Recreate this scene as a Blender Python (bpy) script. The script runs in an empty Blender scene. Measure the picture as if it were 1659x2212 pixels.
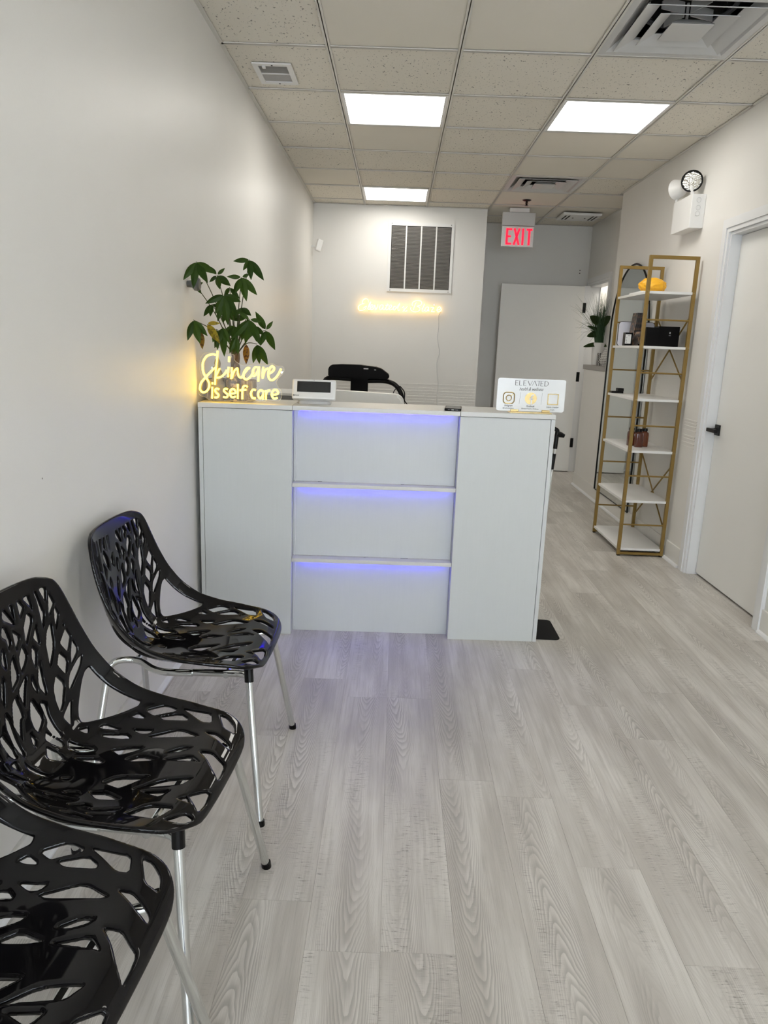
import bpy, bmesh, math, random
import numpy as np
from mathutils import Vector, Matrix
random.seed(7)
PI = math.pi
scene = bpy.context.scene
COL = scene.collection

# ------------------------------------------------------------------ camera
XL, XR, ZC, HC, Y0, T = -0.878, 1.877, 2.666, 1.3426, 3.7466, 0.61
cam = bpy.data.cameras.new('camera'); cam_o = bpy.data.objects.new('camera', cam); COL.objects.link(cam_o)
cam.sensor_fit = 'HORIZONTAL'; cam.sensor_width = 36.0; cam.lens = 1572.4353 / 1659 * 36.0
cam.clip_start = 0.02
_r, _u, _d = (0.9991767,0.0179284,0.0363939),(-0.0394922,0.2243964,0.9736974),(-0.0092901,0.974333,-0.2249199)
cam_o.matrix_world = Matrix(((_r[0], _u[0], -_d[0], 0), (_r[1], _u[1], -_d[1], 0), (_r[2], _u[2], -_d[2], HC), (0, 0, 0, 1)))
scene.camera = cam_o

# ------------------------------------------------------------------ world, exposure, daylight
w = bpy.data.worlds.new('world'); scene.world = w; w.use_nodes = True
w.node_tree.nodes['Background'].inputs[0].default_value = (0.75, 0.87, 1.0, 1)
w.node_tree.nodes['Background'].inputs[1].default_value = 1.6
vs = scene.view_settings
scene.display_settings.display_device = 'sRGB'
vs.view_transform = 'Standard'; vs.look = 'None'; vs.gamma = 1; vs.exposure = 0.85
try: vs.use_curve_mapping = False
except Exception: pass
PANEL_STRENGTH = 5.8
YF = -2.3                                     # the shop front behind the camera
al = bpy.data.lights.new('daylight', 'AREA'); al.shape = 'RECTANGLE'; al.size = 2.3; al.size_y = 1.9
al.energy = 64; al.color = (0.88, 0.945, 1.0)
alo = bpy.data.objects.new('daylight', al); COL.objects.link(alo)
alo.location = (0.5, YF - 0.25, 1.25); alo.rotation_euler = (PI / 2, 0, 0)   # outside the shop window, shining in (+Y)

# ------------------------------------------------------------------ materials
def newmat(name):
    m = bpy.data.materials.new(name); m.use_nodes = True
    return m, m.node_tree.nodes, m.node_tree.links, m.node_tree.nodes['Principled BSDF']
def pr(b, **k):
    for a, v in k.items():
        key = {'color': 'Base Color', 'rough': 'Roughness', 'metal': 'Metallic', 'spec': 'Specular IOR Level', 'trans': 'Transmission Weight',
               'coat': 'Coat Weight', 'ior': 'IOR', 'emis': 'Emission Color', 'es': 'Emission Strength', 'alpha': 'Alpha'}[a]
        if a in ('color', 'emis') and len(v) == 3: v = (*v, 1)
        b.inputs[key].default_value = v
def nd(N, t, **k):
    n = N.new(t)
    for a, v in k.items(): setattr(n, a, v)
    return n
def mathn(N, L, op, a, b=None, c=None):
    n = N.new('ShaderNodeMath'); n.operation = op
    for i, v in enumerate((a, b, c)):
        if v is None: continue
        if isinstance(v, (int, float)): n.inputs[i].default_value = v
        else: L.new(v, n.inputs[i])
    return n.outputs[0]
def mix(N, L, fac, a, b):
    n = N.new('ShaderNodeMix'); n.data_type = 'RGBA'
    for s, v in ((n.inputs[0], fac), (n.inputs[6], a), (n.inputs[7], b)):
        if isinstance(v, (int, float)): s.default_value = v
        elif isinstance(v, tuple): s.default_value = (*v, 1) if len(v) == 3 else v
        else: L.new(v, s)
    return n.outputs[2]
def noise(N, L, vec, scale, detail=3, rough=.5, dist=0):
    n = N.new('ShaderNodeTexNoise'); n.inputs['Scale'].default_value = scale; n.inputs['Detail'].default_value = detail
    n.inputs['Roughness'].default_value = rough; n.inputs['Distortion'].default_value = dist
    if vec is not None: L.new(vec, n.inputs['Vector'])
    return n.outputs['Fac']
def smooth(N, L, v, lo, hi, a=0., b=1.):
    n = N.new('ShaderNodeMapRange'); n.interpolation_type = 'SMOOTHSTEP'
    L.new(v, n.inputs[0])
    for i, x in enumerate((lo, hi, a, b)): n.inputs[i + 1].default_value = x
    return n.outputs[0]
def scalev(N, L, vec, s):
    n = N.new('ShaderNodeVectorMath'); n.operation = 'MULTIPLY'; L.new(vec, n.inputs[0]); n.inputs[1].default_value = s
    return n.outputs[0]
def bump(N, L, b, h, strength, dist=.002):
    n = N.new('ShaderNodeBump'); n.inputs['Strength'].default_value = strength; n.inputs['Distance'].default_value = dist
    L.new(h, n.inputs['Height']); L.new(n.outputs[0], b.inputs['Normal'])
def simple(name, color, rough=.5, metal=0, spec=.5, vary=.0, vs_=20, bmp=0, stretch=(1, 1, 1), **k):
    m, N, L, b = newmat(name); pr(b, color=color, rough=rough, metal=metal, spec=spec, **k)
    tc = nd(N, 'ShaderNodeTexCoord').outputs['Object']
    v = scalev(N, L, tc, stretch)
    f = noise(N, L, v, vs_)
    if vary:
        L.new(mix(N, L, f, tuple(max(0, c * (1 - vary)) for c in color), tuple(min(1, c * (1 + vary)) for c in color)), b.inputs['Base Color'])
    if bmp: bump(N, L, b, f, bmp)
    return m
def emit(name, color, s, base=(.8, .8, .8)):
    m, N, L, b = newmat(name); pr(b, color=base, emis=color, es=s, rough=.5)
    return m
M = {}
M['wall'] = simple('wall_paint', (.70, .685, .655), .55, vary=.02, vs_=1.5, bmp=.0)
def wallmat():
    m, N, L, b = newmat('wall_paint'); pr(b, color=(.72, .705, .675), rough=.42, spec=.4)
    g = nd(N, 'ShaderNodeNewGeometry').outputs['Position']
    f = noise(N, L, scalev(N, L, g, (1, 1, .35)), 3.0, 2); f2 = noise(N, L, g, 160, 2)
    L.new(mix(N, L, f, (.775, .765, .735), (.815, .80, .77)), b.inputs['Base Color'])
    h = mathn(N, L, 'ADD', mathn(N, L, 'MULTIPLY', f, 1.5), mathn(N, L, 'MULTIPLY', f2, .12))
    bump(N, L, b, h, .35, .004)
    return m
M['wall'] = wallmat()
M['trim'] = simple('trim_paint', (.80, .81, .82), .35, vary=.02, vs_=8)
M['door'] = simple('door_paint', (.85, .845, .82), .45, vary=.015, vs_=3)
M['tee'] = simple('ceiling_grid_metal', (.70, .68, .63), .5, vary=.02)
def tilemat(name, speck):
    m, N, L, b = newmat(name); pr(b, rough=.9, spec=.2)
    g = nd(N, 'ShaderNodeNewGeometry').outputs['Position']
    f = noise(N, L, g, 2.0, 2); fine = noise(N, L, g, 350, 2)
    base = mix(N, L, f, (.785, .745, .655), (.82, .78, .70))
    if speck:
        d1 = smooth(N, L, noise(N, L, scalev(N, L, g, (1, .6, 1)), 95, 2, .6, .4), .64, .69)
        d2 = smooth(N, L, noise(N, L, scalev(N, L, g, (1, .55, 1)), 62, 2, .5, .3), .69, .72)
        d = mathn(N, L, 'MAXIMUM', d1, d2)
        L.new(mix(N, L, mathn(N, L, 'MULTIPLY', d, .72), base, (.16, .15, .13)), b.inputs['Base Color'])
        bump(N, L, b, mathn(N, L, 'SUBTRACT', mathn(N, L, 'MULTIPLY', fine, .3), d), .5, .003)
    else:
        L.new(base, b.inputs['Base Color']); bump(N, L, b, fine, .25, .001)
    return m
M['tile'] = tilemat('mineral_tile_pitted', True); M['tile_s'] = tilemat('mineral_tile_smooth', False)
def floormat():
    m, N, L, b = newmat('grey_oak_vinyl'); pr(b, rough=.40, spec=.45)
    g = nd(N, 'ShaderNodeNewGeometry').outputs['Position']; rnd = nd(N, 'ShaderNodeObjectInfo').outputs['Random']
    lo = nd(N, 'ShaderNodeTexCoord').outputs['Object']
    sx = nd(N, 'ShaderNodeSeparateXYZ'); L.new(lo, sx.inputs[0]); xl = sx.outputs[0]; yl = sx.outputs[1]
    off = nd(N, 'ShaderNodeCombineXYZ'); L.new(mathn(N, L, 'MULTIPLY', rnd, 91.7), off.inputs[0]); L.new(mathn(N, L, 'MULTIPLY', rnd, 47.3), off.inputs[1]); L.new(mathn(N, L, 'MULTIPLY', rnd, 23.), off.inputs[2])
    pv = nd(N, 'ShaderNodeVectorMath', operation='ADD'); L.new(lo, pv.inputs[0]); L.new(off.outputs[0], pv.inputs[1]); P = pv.outputs[0]
    warp = noise(N, L, scalev(N, L, P, (7, 2.2, 1)), 1.6, 3, .5)
    warp2 = noise(N, L, scalev(N, L, P, (22, 7, 1)), 1.5, 2, .5)
    warp3 = noise(N, L, scalev(N, L, P, (1, 1.3, 1)), 1.2, 1, .5)
    x0 = mathn(N, L, 'ADD', mathn(N, L, 'MULTIPLY', mathn(N, L, 'SUBTRACT', rnd, .5), .13), mathn(N, L, 'MULTIPLY', mathn(N, L, 'SUBTRACT', warp3, .5), .10))
    q = mathn(N, L, 'DIVIDE', mathn(N, L, 'SUBTRACT', xl, x0), .021)
    q2 = mathn(N, L, 'MULTIPLY', mathn(N, L, 'POWER', mathn(N, L, 'ABSOLUTE', q), 1.7), .075)
    sgn = mathn(N, L, 'SIGN', mathn(N, L, 'SUBTRACT', mathn(N, L, 'FRACT', mathn(N, L, 'MULTIPLY', rnd, 13.7)), .3))
    fld = mathn(N, L, 'ADD', mathn(N, L, 'SUBTRACT', mathn(N, L, 'MULTIPLY', yl, sgn), q2), mathn(N, L, 'ADD', mathn(N, L, 'MULTIPLY', warp, .26), mathn(N, L, 'MULTIPLY', warp2, .035)))
    ring = mathn(N, L, 'FRACT', mathn(N, L, 'DIVIDE', mathn(N, L, 'ADD', fld, 20.), .048))
    band = mathn(N, L, 'MULTIPLY', smooth(N, L, ring, .15, .88), smooth(N, L, ring, .90, 1.0, 1, 0))
    far = smooth(N, L, mathn(N, L, 'ABSOLUTE', q), 1.4, 3.2, 1, .38)
    amp = mathn(N, L, 'MULTIPLY', far, smooth(N, L, noise(N, L, scalev(N, L, P, (6, 1.5, 1)), 1.3, 2), .36, .62, .15, 1))
    band = mathn(N, L, 'MULTIPLY', band, amp)
    streak = noise(N, L, scalev(N, L, P, (60, 1.8, 1)), 1.2, 4, .6)
    fine = noise(N, L, scalev(N, L, P, (420, 9, 1)), 1.0, 2, .6)
    blot = noise(N, L, scalev(N, L, P, (9, 1.6, 1)), 1.1, 3, .55)
    base = mix(N, L, smooth(N, L, blot, .3, .7), (.400, .378, .352), (.560, .542, .515))
    base = mix(N, L, mathn(N, L, 'MULTIPLY', smooth(N, L, streak, .42, .72), .45), base, (.31, .288, .266))
    base = mix(N, L, mathn(N, L, 'MULTIPLY', band, .62), base, (.25, .235, .216))
    base = mix(N, L, mathn(N, L, 'MULTIPLY', smooth(N, L, fine, .52, .70), .22), base, (.22, .20, .18))
    # saw marks: short dashes across the grain, in patches
    saw = noise(N, L, scalev(N, L, P, (34, 330, 1)), 1.0, 2, .5)
    sawm = smooth(N, L, noise(N, L, scalev(N, L, P, (11, 1.8, 1)), 1.0, 2, .5), .50, .66)
    sawx = smooth(N, L, noise(N, L, scalev(N, L, P, (260, 3, 1)), 1.0, 1, .5), .40, .6, .35, 1)
    sd = mathn(N, L, 'MULTIPLY', mathn(N, L, 'MULTIPLY', smooth(N, L, saw, .56, .66), sawm), sawx)
    sl = mathn(N, L, 'MULTIPLY', smooth(N, L, saw, .40, .30, 0, 1), sawm)
    base = mix(N, L, mathn(N, L, 'MULTIPLY', sl, .35), base, (.60, .575, .54))
    base = mix(N, L, mathn(N, L, 'MULTIPLY', sd, .75), base, (.17, .155, .14))
    tint = mix(N, L, rnd, (1.10, 1.09, 1.065), (1.24, 1.235, 1.22))
    mu = N.new('ShaderNodeMix'); mu.data_type = 'RGBA'; mu.blend_type = 'MULTIPLY'; mu.inputs[0].default_value = 1
    L.new(base, mu.inputs[6]); L.new(tint, mu.inputs[7]); L.new(mu.outputs[2], b.inputs['Base Color'])
    L.new(smooth(N, L, blot, .2, .8, .34, .46), b.inputs['Roughness'])
    h = mathn(N, L, 'ADD', mathn(N, L, 'MULTIPLY', sd, -1.), mathn(N, L, 'ADD', mathn(N, L, 'MULTIPLY', fine, -.25), mathn(N, L, 'MULTIPLY', band, -.4)))
    bump(N, L, b, h, .35, .0015)
    return m
M['floor'] = floormat()
M['subfloor'] = simple('subfloor', (.27, .25, .23), .9)
M['melamine'] = simple('white_melamine', (.61, .63, .622), .42, vary=.02, vs_=6, bmp=.12, stretch=(18, 18, 1))
M['desk_top'] = simple('white_melamine_top', (.66, .66, .64), .35, vary=.02, vs_=9)
M['black_gloss'] = simple('black_gloss_plastic', (.004, .004, .005), .05, spec=.26)
M['black'] = simple('black_plastic', (.005, .005, .0055), .35, spec=.22, vary=.1)
M['black_deep'] = simple('deep_black_plastic', (.003, .003, .0033), .5, spec=.10)
M['black_matte'] = simple('black_matte', (.008, .008, .0085), .8, spec=.2, vary=.1, vs_=60, bmp=.1)
M['chrome'] = simple('chrome_steel', (.72, .74, .74), .12, metal=1, vary=.02)
M['gold'] = simple('gold_painted_steel', (.25, .155, .034), .42, metal=.3, vary=.05, vs_=30)
M['shelf'] = simple('white_shelf_board', (.82, .815, .80), .4, vary=.015)
M['white'] = simple('white_plastic', (.80, .80, .79), .38, vary=.01)
M['white_grey'] = simple('grey_white_plastic', (.60, .60, .595), .4, vary=.01)
M['grille'] = simple('grille_enamel', (.80, .80, .79), .4, vary=.01)
M['dark_void'] = simple('dark_void', (.03, .028, .027), .9)
M['louver'] = simple('louver_gap_shade', (.33, .315, .295), .5)  # white louvers greyed, shade of the gaps between them put into the colour
M['diffuser'] = emit('panel_diffuser', (1.0, .965, .895), PANEL_STRENGTH)
M['neon'] = emit('warm_neon_tube', (1.0, .63, .065), 3.7, (.8, .6, .1))
M['neon2'] = emit('warm_neon_tube_wall', (1.0, .62, .16), 3.2, (.8, .6, .1))
M['led'] = emit('violet_led', (.045, .030, 1.0), 7.5, (.1, .1, .3))
M['exit_red'] = emit('exit_red', (1.0, .010, .040), .9, (.5, .0, .02))
M['mirror'] = simple('mirror_glass', (.80, .83, .81), .01, metal=1)
M['screen'] = simple('dark_screen', (.018, .019, .020), .22, spec=.5)
M['ink'] = simple('black_ink', (.02, .02, .022), .6)
M['gold_leaf'] = simple('gold_acrylic', (.50, .37, .16), .25, metal=.6, vary=.05)
M['sign_white'] = simple('sign_acrylic_white', (.82, .84, .85), .2, vary=.01)
M['brown_glass'] = simple('amber_brown_bottle', (.10, .022, .010), .12, vary=.2, vs_=8, coat=.4)
M['brown_glass2'] = simple('reddish_brown_bottle', (.17, .045, .018), .12, vary=.2, vs_=8, coat=.4)
M['yellow'] = simple('yellow_rubber', (.86, .44, .015), .42, vary=.15, vs_=35, bmp=.5)
M['leather'] = simple('white_leatherette', (.74, .73, .70), .45, vary=.02, vs_=60, bmp=.1)
M['bark'] = simple('bark', (.14, .095, .065), .85, vary=.35, vs_=40, bmp=.6, stretch=(1, 1, .3))
def basket():
    m, N, L, b = newmat('grey_brown_fibre'); pr(b, rough=.85, spec=.2)
    tc = nd(N, 'ShaderNodeTexCoord').outputs['Object']
    f = noise(N, L, scalev(N, L, tc, (160, 160, 12)), 1.0, 4, .7)
    L.new(mix(N, L, smooth(N, L, f, .35, .65), (.16, .125, .095), (.44, .39, .33)), b.inputs['Base Color']); bump(N, L, b, f, .8, .004)
    return m
M['fibre'] = basket()
def leafmat(name, c1, c2, spots=None):
    m, N, L, b = newmat(name); pr(b, rough=.45, spec=.3)
    tc = nd(N, 'ShaderNodeTexCoord').outputs['Object']
    uv = nd(N, 'ShaderNodeNewGeometry').outputs['Position']
    f = noise(N, L, uv, 45, 2)
    rn = nd(N, 'ShaderNodeObjectInfo').outputs['Random']
    c = mix(N, L, mathn(N, L, 'MULTIPLY', mathn(N, L, 'ADD', f, rn), .5), c1, c2)
    if spots: c = mix(N, L, smooth(N, L, noise(N, L, uv, 95, 3), .5, .6), c, spots)
    L.new(c, b.inputs['Base Color'])
    return m
M['leaf'] = leafmat('dark_green_leaf', (.022, .060, .006), (.085, .165, .018))
M['leaf_y'] = leafmat('yellowed_leaf', (.52, .38, .03), (.42, .36, .04), (.25, .19, .03))
M['leaf_b'] = leafmat('browning_leaf', (.55, .22, .02), (.16, .16, .02), (.14, .06, .012))
M['grass_leaf'] = leafmat('grey_green_blade', (.03, .075, .035), (.085, .15, .075))
M['round_leaf'] = leafmat('olive_green_leaf', (.028, .055, .012), (.045, .085, .018))
def zigzag(name, kind):
    m, N, L, b = newmat(name); pr(b, rough=.5)
    tc = nd(N, 'ShaderNodeTexCoord').outputs['Object']
    s = nd(N, 'ShaderNodeSeparateXYZ'); L.new(tc, s.inputs[0])
    ang = mathn(N, L, 'ARCTAN2', s.outputs[1], s.outputs[0])
    if kind:
        tri = mathn(N, L, 'PINGPONG', mathn(N, L, 'MULTIPLY', s.outputs[2], 1.0), .013)
        v = mathn(N, L, 'FRACT', mathn(N, L, 'ADD', mathn(N, L, 'MULTIPLY', ang, 2.4), mathn(N, L, 'MULTIPLY', tri, 34)))
        fac = mathn(N, L, 'GREATER_THAN', v, .62)
    else:
        a = mathn(N, L, 'FRACT', mathn(N, L, 'MULTIPLY', ang, 5.0)); z = mathn(N, L, 'FRACT', mathn(N, L, 'MULTIPLY', s.outputs[2], 65.))
        fac = mathn(N, L, 'SUBTRACT', 1., mathn(N, L, 'MULTIPLY', mathn(N, L, 'GREATER_THAN', a, .5), mathn(N, L, 'GREATER_THAN', z, .45)))
    L.new(mix(N, L, fac, (.02, .02, .02), (.72, .71, .69)), b.inputs['Base Color'])
    return m
M['zigzag'] = zigzag('black_white_zigzag', 1); M['dashes'] = zigzag('white_black_dashes', 0)
def clear(name, tint, rough=.02):
    m, N, L, b = newmat(name); pr(b, color=tint, rough=rough, trans=1.0, ior=1.45, spec=.5)
    return m
M['acrylic'] = clear('clear_acrylic', (1, 1, 1))
def lensmat():
    m, N, L, b = newmat('lamp_lens'); pr(b, rough=.15, metal=.9, color=(.75, .74, .70))
    tc = nd(N, 'ShaderNodeTexCoord').outputs['Object']
    v = N.new('ShaderNodeTexVoronoi'); v.inputs['Scale'].default_value = 110; L.new(tc, v.inputs['Vector'])
    bump(N, L, b, v.outputs['Distance'], 1.0, .004)
    return m
M['lens'] = lensmat()
def printed(name, c1, c2, sc):
    m, N, L, b = newmat(name); pr(b, rough=.35)
    tc = nd(N, 'ShaderNodeTexCoord').outputs['Object']
    f = noise(N, L, tc, sc, 3)
    L.new(mix(N, L, smooth(N, L, f, .5, .62), c1, c2), b.inputs['Base Color'])
    return m
M['brochure'] = printed('dark_brochure_print', (.035, .03, .03), (.30, .17, .10), 38)
M['marble'] = printed('marbled_glaze', (.05, .05, .07), (.42, .34, .28), 45)
M['stone'] = simple('grey_stone', (.22, .21, .195), .8, vary=.2, vs_=50, bmp=.3)

# ------------------------------------------------------------------ mesh helpers
def link(name, me, m, parent=None, loc=None, rot=None, smooth_=False):
    o = bpy.data.objects.new(name, me); COL.objects.link(o)
    if m is not None and not me.materials: me.materials.append(m)
    if parent is not None: o.parent = parent
    if loc is not None: o.location = loc
    if rot is not None: o.rotation_euler = rot
    if smooth_:
        me.polygons.foreach_set('use_smooth', [True] * len(me.polygons))
        try: me.set_sharp_from_angle(angle=math.radians(38))
        except Exception: pass
    me.update()
    return o
def obj(name, bm, m, parent=None, loc=None, rot=None, smooth_=False):
    bmesh.ops.recalc_face_normals(bm, faces=bm.faces)
    me = bpy.data.meshes.new(name); bm.to_mesh(me); bm.free()
    return link(name, me, m, parent, loc, rot, smooth_)
def thing(name, label, cat, loc=(0, 0, 0), rz=0., group=None):
    o = bpy.data.objects.new(name, None); COL.objects.link(o); o.empty_display_size = .05
    o.location = loc; o.rotation_euler = (0, 0, rz); o['label'] = label; o['category'] = cat
    if group: o['group'] = group
    return o
def tag(o, label, cat, group=None):
    o['label'] = label; o['category'] = cat
    if group: o['group'] = group
    return o
def struct(o, label=None):
    o['kind'] = 'structure'
    if label: o['label'] = label
    return o
def dup(root, loc, rz, label=None):
    r = root.copy(); COL.objects.link(r); r.location = loc; r.rotation_euler = (0, 0, rz)
    if label: r['label'] = label
    for ch in list(root.children):
        c = ch.copy(); COL.objects.link(c); c.parent = r
        for g in ch.children:
            d = g.copy(); COL.objects.link(d); d.parent = c
    return r
def B(): return bmesh.new()
def box(bm, x0, x1, y0, y1, z0, z1, bev=0.):
    vs_ = [bm.verts.new((x, y, z)) for x in (x0, x1) for y in (y0, y1) for z in (z0, z1)]
    fs = [bm.faces.new([vs_[i] for i in f]) for f in ((0, 1, 3, 2), (4, 6, 7, 5), (0, 4, 5, 1), (2, 3, 7, 6), (0, 2, 6, 4), (1, 5, 7, 3))]
    if bev:
        es = list({e for f in fs for e in f.edges})
        bmesh.ops.bevel(bm, geom=es, offset=bev, segments=2, affect='EDGES', profile=.6)
    return bm
def cyl(bm, p0, p1, r0, r1=None, n=16, caps=True):
    r1 = r0 if r1 is None else r1
    p0 = Vector(p0); p1 = Vector(p1); d = (p1 - p0).normalized()
    a = d.orthogonal().normalized(); b = d.cross(a)
    R0 = []; R1 = []
    for i in range(n):
        t = 2 * PI * i / n; v = a * math.cos(t) + b * math.sin(t)
        R0.append(bm.verts.new(p0 + v * r0)); R1.append(bm.verts.new(p1 + v * r1))
    for i in range(n): bm.faces.new((R0[i], R0[(i + 1) % n], R1[(i + 1) % n], R1[i]))
    if caps:
        bm.faces.new(R0[::-1]); bm.faces.new(R1)
    return bm
def tube(bm, pts, r, n=10, closed=False, taper=None):
    pts = [Vector(p) for p in pts]; K = len(pts); rings = []
    prev = None
    for i, p in enumerate(pts):
        if closed: d = (pts[(i + 1) % K] - pts[i - 1])
        else: d = pts[min(i + 1, K - 1)] - pts[max(i - 1, 0)]
        d.normalize()
        a = d.orthogonal().normalized() if prev is None else (prev - d * prev.dot(d))
        if a.length < 1e-6: a = d.orthogonal()
        a.normalize(); prev = a; b = d.cross(a)
        rr = r if taper is None else r * (taper[0] + (taper[1] - taper[0]) * i / (K - 1))
        rings.append([bm.verts.new(p + (a * math.cos(2 * PI * j / n) + b * math.sin(2 * PI * j / n)) * rr) for j in range(n)])
    for i in range(K if closed else K - 1):
        A = rings[i]; Bq = rings[(i + 1) % K]
        for j in range(n): bm.faces.new((A[j], A[(j + 1) % n], Bq[(j + 1) % n], Bq[j]))
    if not closed:
        bm.faces.new(rings[0][::-1]); bm.faces.new(rings[-1])
    return bm
def catmull(pts, k=6, closed=False):
    P = [Vector(p) for p in pts]; out = []
    K = len(P); rng = range(K if closed else K - 1)
    for i in rng:
        if closed: a, b, c, d = P[i - 1], P[i], P[(i + 1) % K], P[(i + 2) % K]
        else: a, b, c, d = P[max(i - 1, 0)], P[i], P[i + 1], P[min(i + 2, K - 1)]
        for j in range(k):
            t = j / k
            out.append(.5 * ((2 * b) + (c - a) * t + (2 * a - 5 * b + 4 * c - d) * t * t + (3 * b - a - 3 * c + d) * t ** 3))
    if not closed: out.append(P[-1])
    return out
def lathe(bm, prof, n=24, c=(0, 0)):
    rings = []
    for r, z in prof:
        if r < 1e-5: rings.append([bm.verts.new((c[0], c[1], z))])
        else: rings.append([bm.verts.new((c[0] + r * math.cos(2 * PI * i / n), c[1] + r * math.sin(2 * PI * i / n), z)) for i in range(n)])
    for A, Bq in zip(rings, rings[1:]):
        if len(A) == 1 and len(Bq) == 1: continue
        for i in range(n):
            j = (i + 1) % n
            if len(A) == 1: bm.faces.new((A[0], Bq[j], Bq[i]))
            elif len(Bq) == 1: bm.faces.new((A[i], A[j], Bq[0]))
            else: bm.faces.new((A[i], A[j], Bq[j], Bq[i]))
    return bm
def prism(bm, poly, y0, y1):
    """polygon in (x,z) extruded along y"""
    a = [bm.verts.new((x, y0, z)) for x, z in poly]; b = [bm.verts.new((x, y1, z)) for x, z in poly]
    n = len(poly); bm.faces.new(a); bm.faces.new(b[::-1])
    for i in range(n): bm.faces.new((a[i], b[i], b[(i + 1) % n], a[(i + 1) % n]))
    return bm
def rrect(w_, h_, r, n=5):
    out = []
    for cx, cy, a0 in ((w_ / 2 - r, h_ / 2 - r, 0), (-w_ / 2 + r, h_ / 2 - r, 90), (-w_ / 2 + r, -h_ / 2 + r, 180), (w_ / 2 - r, -h_ / 2 + r, 270)):
        for i in range(n + 1):
            a = math.radians(a0 + 90 * i / n); out.append((cx + r * math.cos(a), cy + r * math.sin(a)))
    return out
def textobj(name, s, size, m, parent, loc, rot=(PI / 2, 0, 0), shear=0., ext=.0004, spacing=1.0, align='CENTER', xscale=1.0, bold=0.):
    cu = bpy.data.curves.new(name, 'FONT'); cu.body = s; cu.size = size; cu.align_x = align; cu.shear = shear; cu.extrude = ext
    cu.space_character = spacing; cu.resolution_u = 3; cu.offset = bold
    o = bpy.data.objects.new(name, cu); COL.objects.link(o)
    dg = bpy.context.evaluated_depsgraph_get(); me = bpy.data.meshes.new_from_object(o.evaluated_get(dg))
    bpy.data.objects.remove(o)
    for v in me.vertices: v.co.x *= xscale
    me.materials.clear(); me.materials.append(m)
    q = bpy.data.objects.new(name, me); COL.objects.link(q); q.parent = parent; q.location = loc; q.rotation_euler = rot
    return q

# ------------------------------------------------------------------ structure
YB, YE = 7.65, 8.46           # back wall face, far wall face
XE = 2.075                    # side wall behind the half-height wall
# floor: planks laid lengthwise, joints slightly recessed
fl = struct(obj('floor', box(B(), XL - .1, XE + .1, YF, YE, -.05, -.0035), M['subfloor']))
PW, PL = .172, 1.22
plank_cache = {}
rows = {2: 1.993, 3: 1.693, 0: 1.385, 1: .85, 4: 1.385, 5: 1.15, -1: 1.38}
k0 = math.floor((XL - .1 - .015) / PW)
for k in range(k0, math.ceil((XE - .015) / PW)):
    x0 = max(.015 + k * PW, XL - .05); x1 = min(.015 + (k + 1) * PW, XE + .05)
    if x1 - x0 < .01: continue
    ph = rows.get(k, (k * .457) % PL)
    y = YF + ((ph - YF) % PL) - PL
    while y < YE:
        a, b_ = max(y, YF), min(y + PL, YE)
        if b_ - a > .02:
            key = (round(x1 - x0, 3), round(b_ - a, 3))
            if key not in plank_cache:
                wx, wy = (x1 - x0) / 2 - .00012, (b_ - a) / 2 - .00012
                bm = B(); box(bm, -wx, wx, -wy, wy, -.0035, 0)
                top = [e for e in bm.edges if all(v.co.z > -.001 for v in e.verts)]
                bmesh.ops.bevel(bm, geom=top, offset=.0005, segments=1, affect='EDGES')
                bmesh.ops.recalc_face_normals(bm, faces=bm.faces)
                me = bpy.data.meshes.new('floor_plank'); bm.to_mesh(me); bm.free(); me.materials.append(M['floor']); plank_cache[key] = me
            o = bpy.data.objects.new('floor_plank', plank_cache[key]); COL.objects.link(o); o.parent = fl; o.location = ((x0 + x1) / 2, (a + b_) / 2, 0)
        y += PL
# walls
struct(obj('wall_left', box(B(), XL - .12, XL, YF - .1, YE + .1, 0, 3.0), M['wall']))
wb = struct(obj('wall_back', box(B(), XL, .834, YB, YE, 0, 3.0), M['wall']))
struct(obj('wall_far', box(B(), .7, 2.6, YE, YE + .1, 0, 3.0), M['wall']))
bm = B()
DY0, DY1, DZ = 3.53, 4.44, 2.035
box(bm, XR, XR + .12, YF - .1, DY0, 0, 3.0); box(bm, XR, XR + .12, DY1, 6.70, 0, 3.0); box(bm, XR, XR + .12, DY0, DY1, DZ, 3.0)
struct(obj('wall_right', bm, M['wall']))
hw_ = struct(obj('wall_right_half_height', box(B(), XR, XE, 6.70, 7.45, 0, 1.172), M['wall']))
bm = B(); box(bm, XR - .012, XE, 6.702, 7.465, 1.172, 1.215, .004)
cap = struct(obj('trim_1', bm, simple('grey_ledge_top', (.36, .345, .33), .5)))
bm = B(); SY0, SY1 = 7.57, 8.33
box(bm, XE, XE + .1, 6.6, SY0, 0, 3.0); box(bm, XE, XE + .1, SY1, YE, 0, 3.0); box(bm, XE, XE + .1, SY0, SY1, 2.04, 3.0)
box(bm, XR + .12, XE, 6.6, 6.70, 0, 3.0)
struct(obj('wall_side', bm, M['wall']))
bm = B(); box(bm, XE + .6, XE + .65, 7.0, 8.6, 0, 2.7); box(bm, XE + .1, XE + .65, 8.55, 8.6, 0, 2.7); box(bm, XE + .1, XE + .65, 7.0, 7.05, 0, 2.7); box(bm, XE + .1, XE + .65, 7.0, 8.6, 2.65, 2.7); box(bm, XE, XE + .65, 7.0, 8.6, -.05, 0)
struct(obj('wall_side_room', bm, M['wall']))
bm = B()
box(bm, XL, -.65, YF - .1, YF, 0, 3.0); box(bm, 1.65, XR, YF - .1, YF, 0, 3.0); box(bm, -.65, 1.65, YF - .1, YF, 0, .3); box(bm, -.65, 1.65, YF - .1, YF, 2.2, 3.0)
struct(obj('wall_front', bm, M['wall']))
bm = B()
for a, b_ in ((-.65, -.61), (.48, .52), (1.61, 1.65)): box(bm, a, b_, YF - .08, YF - .02, .3, 2.2)
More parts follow.
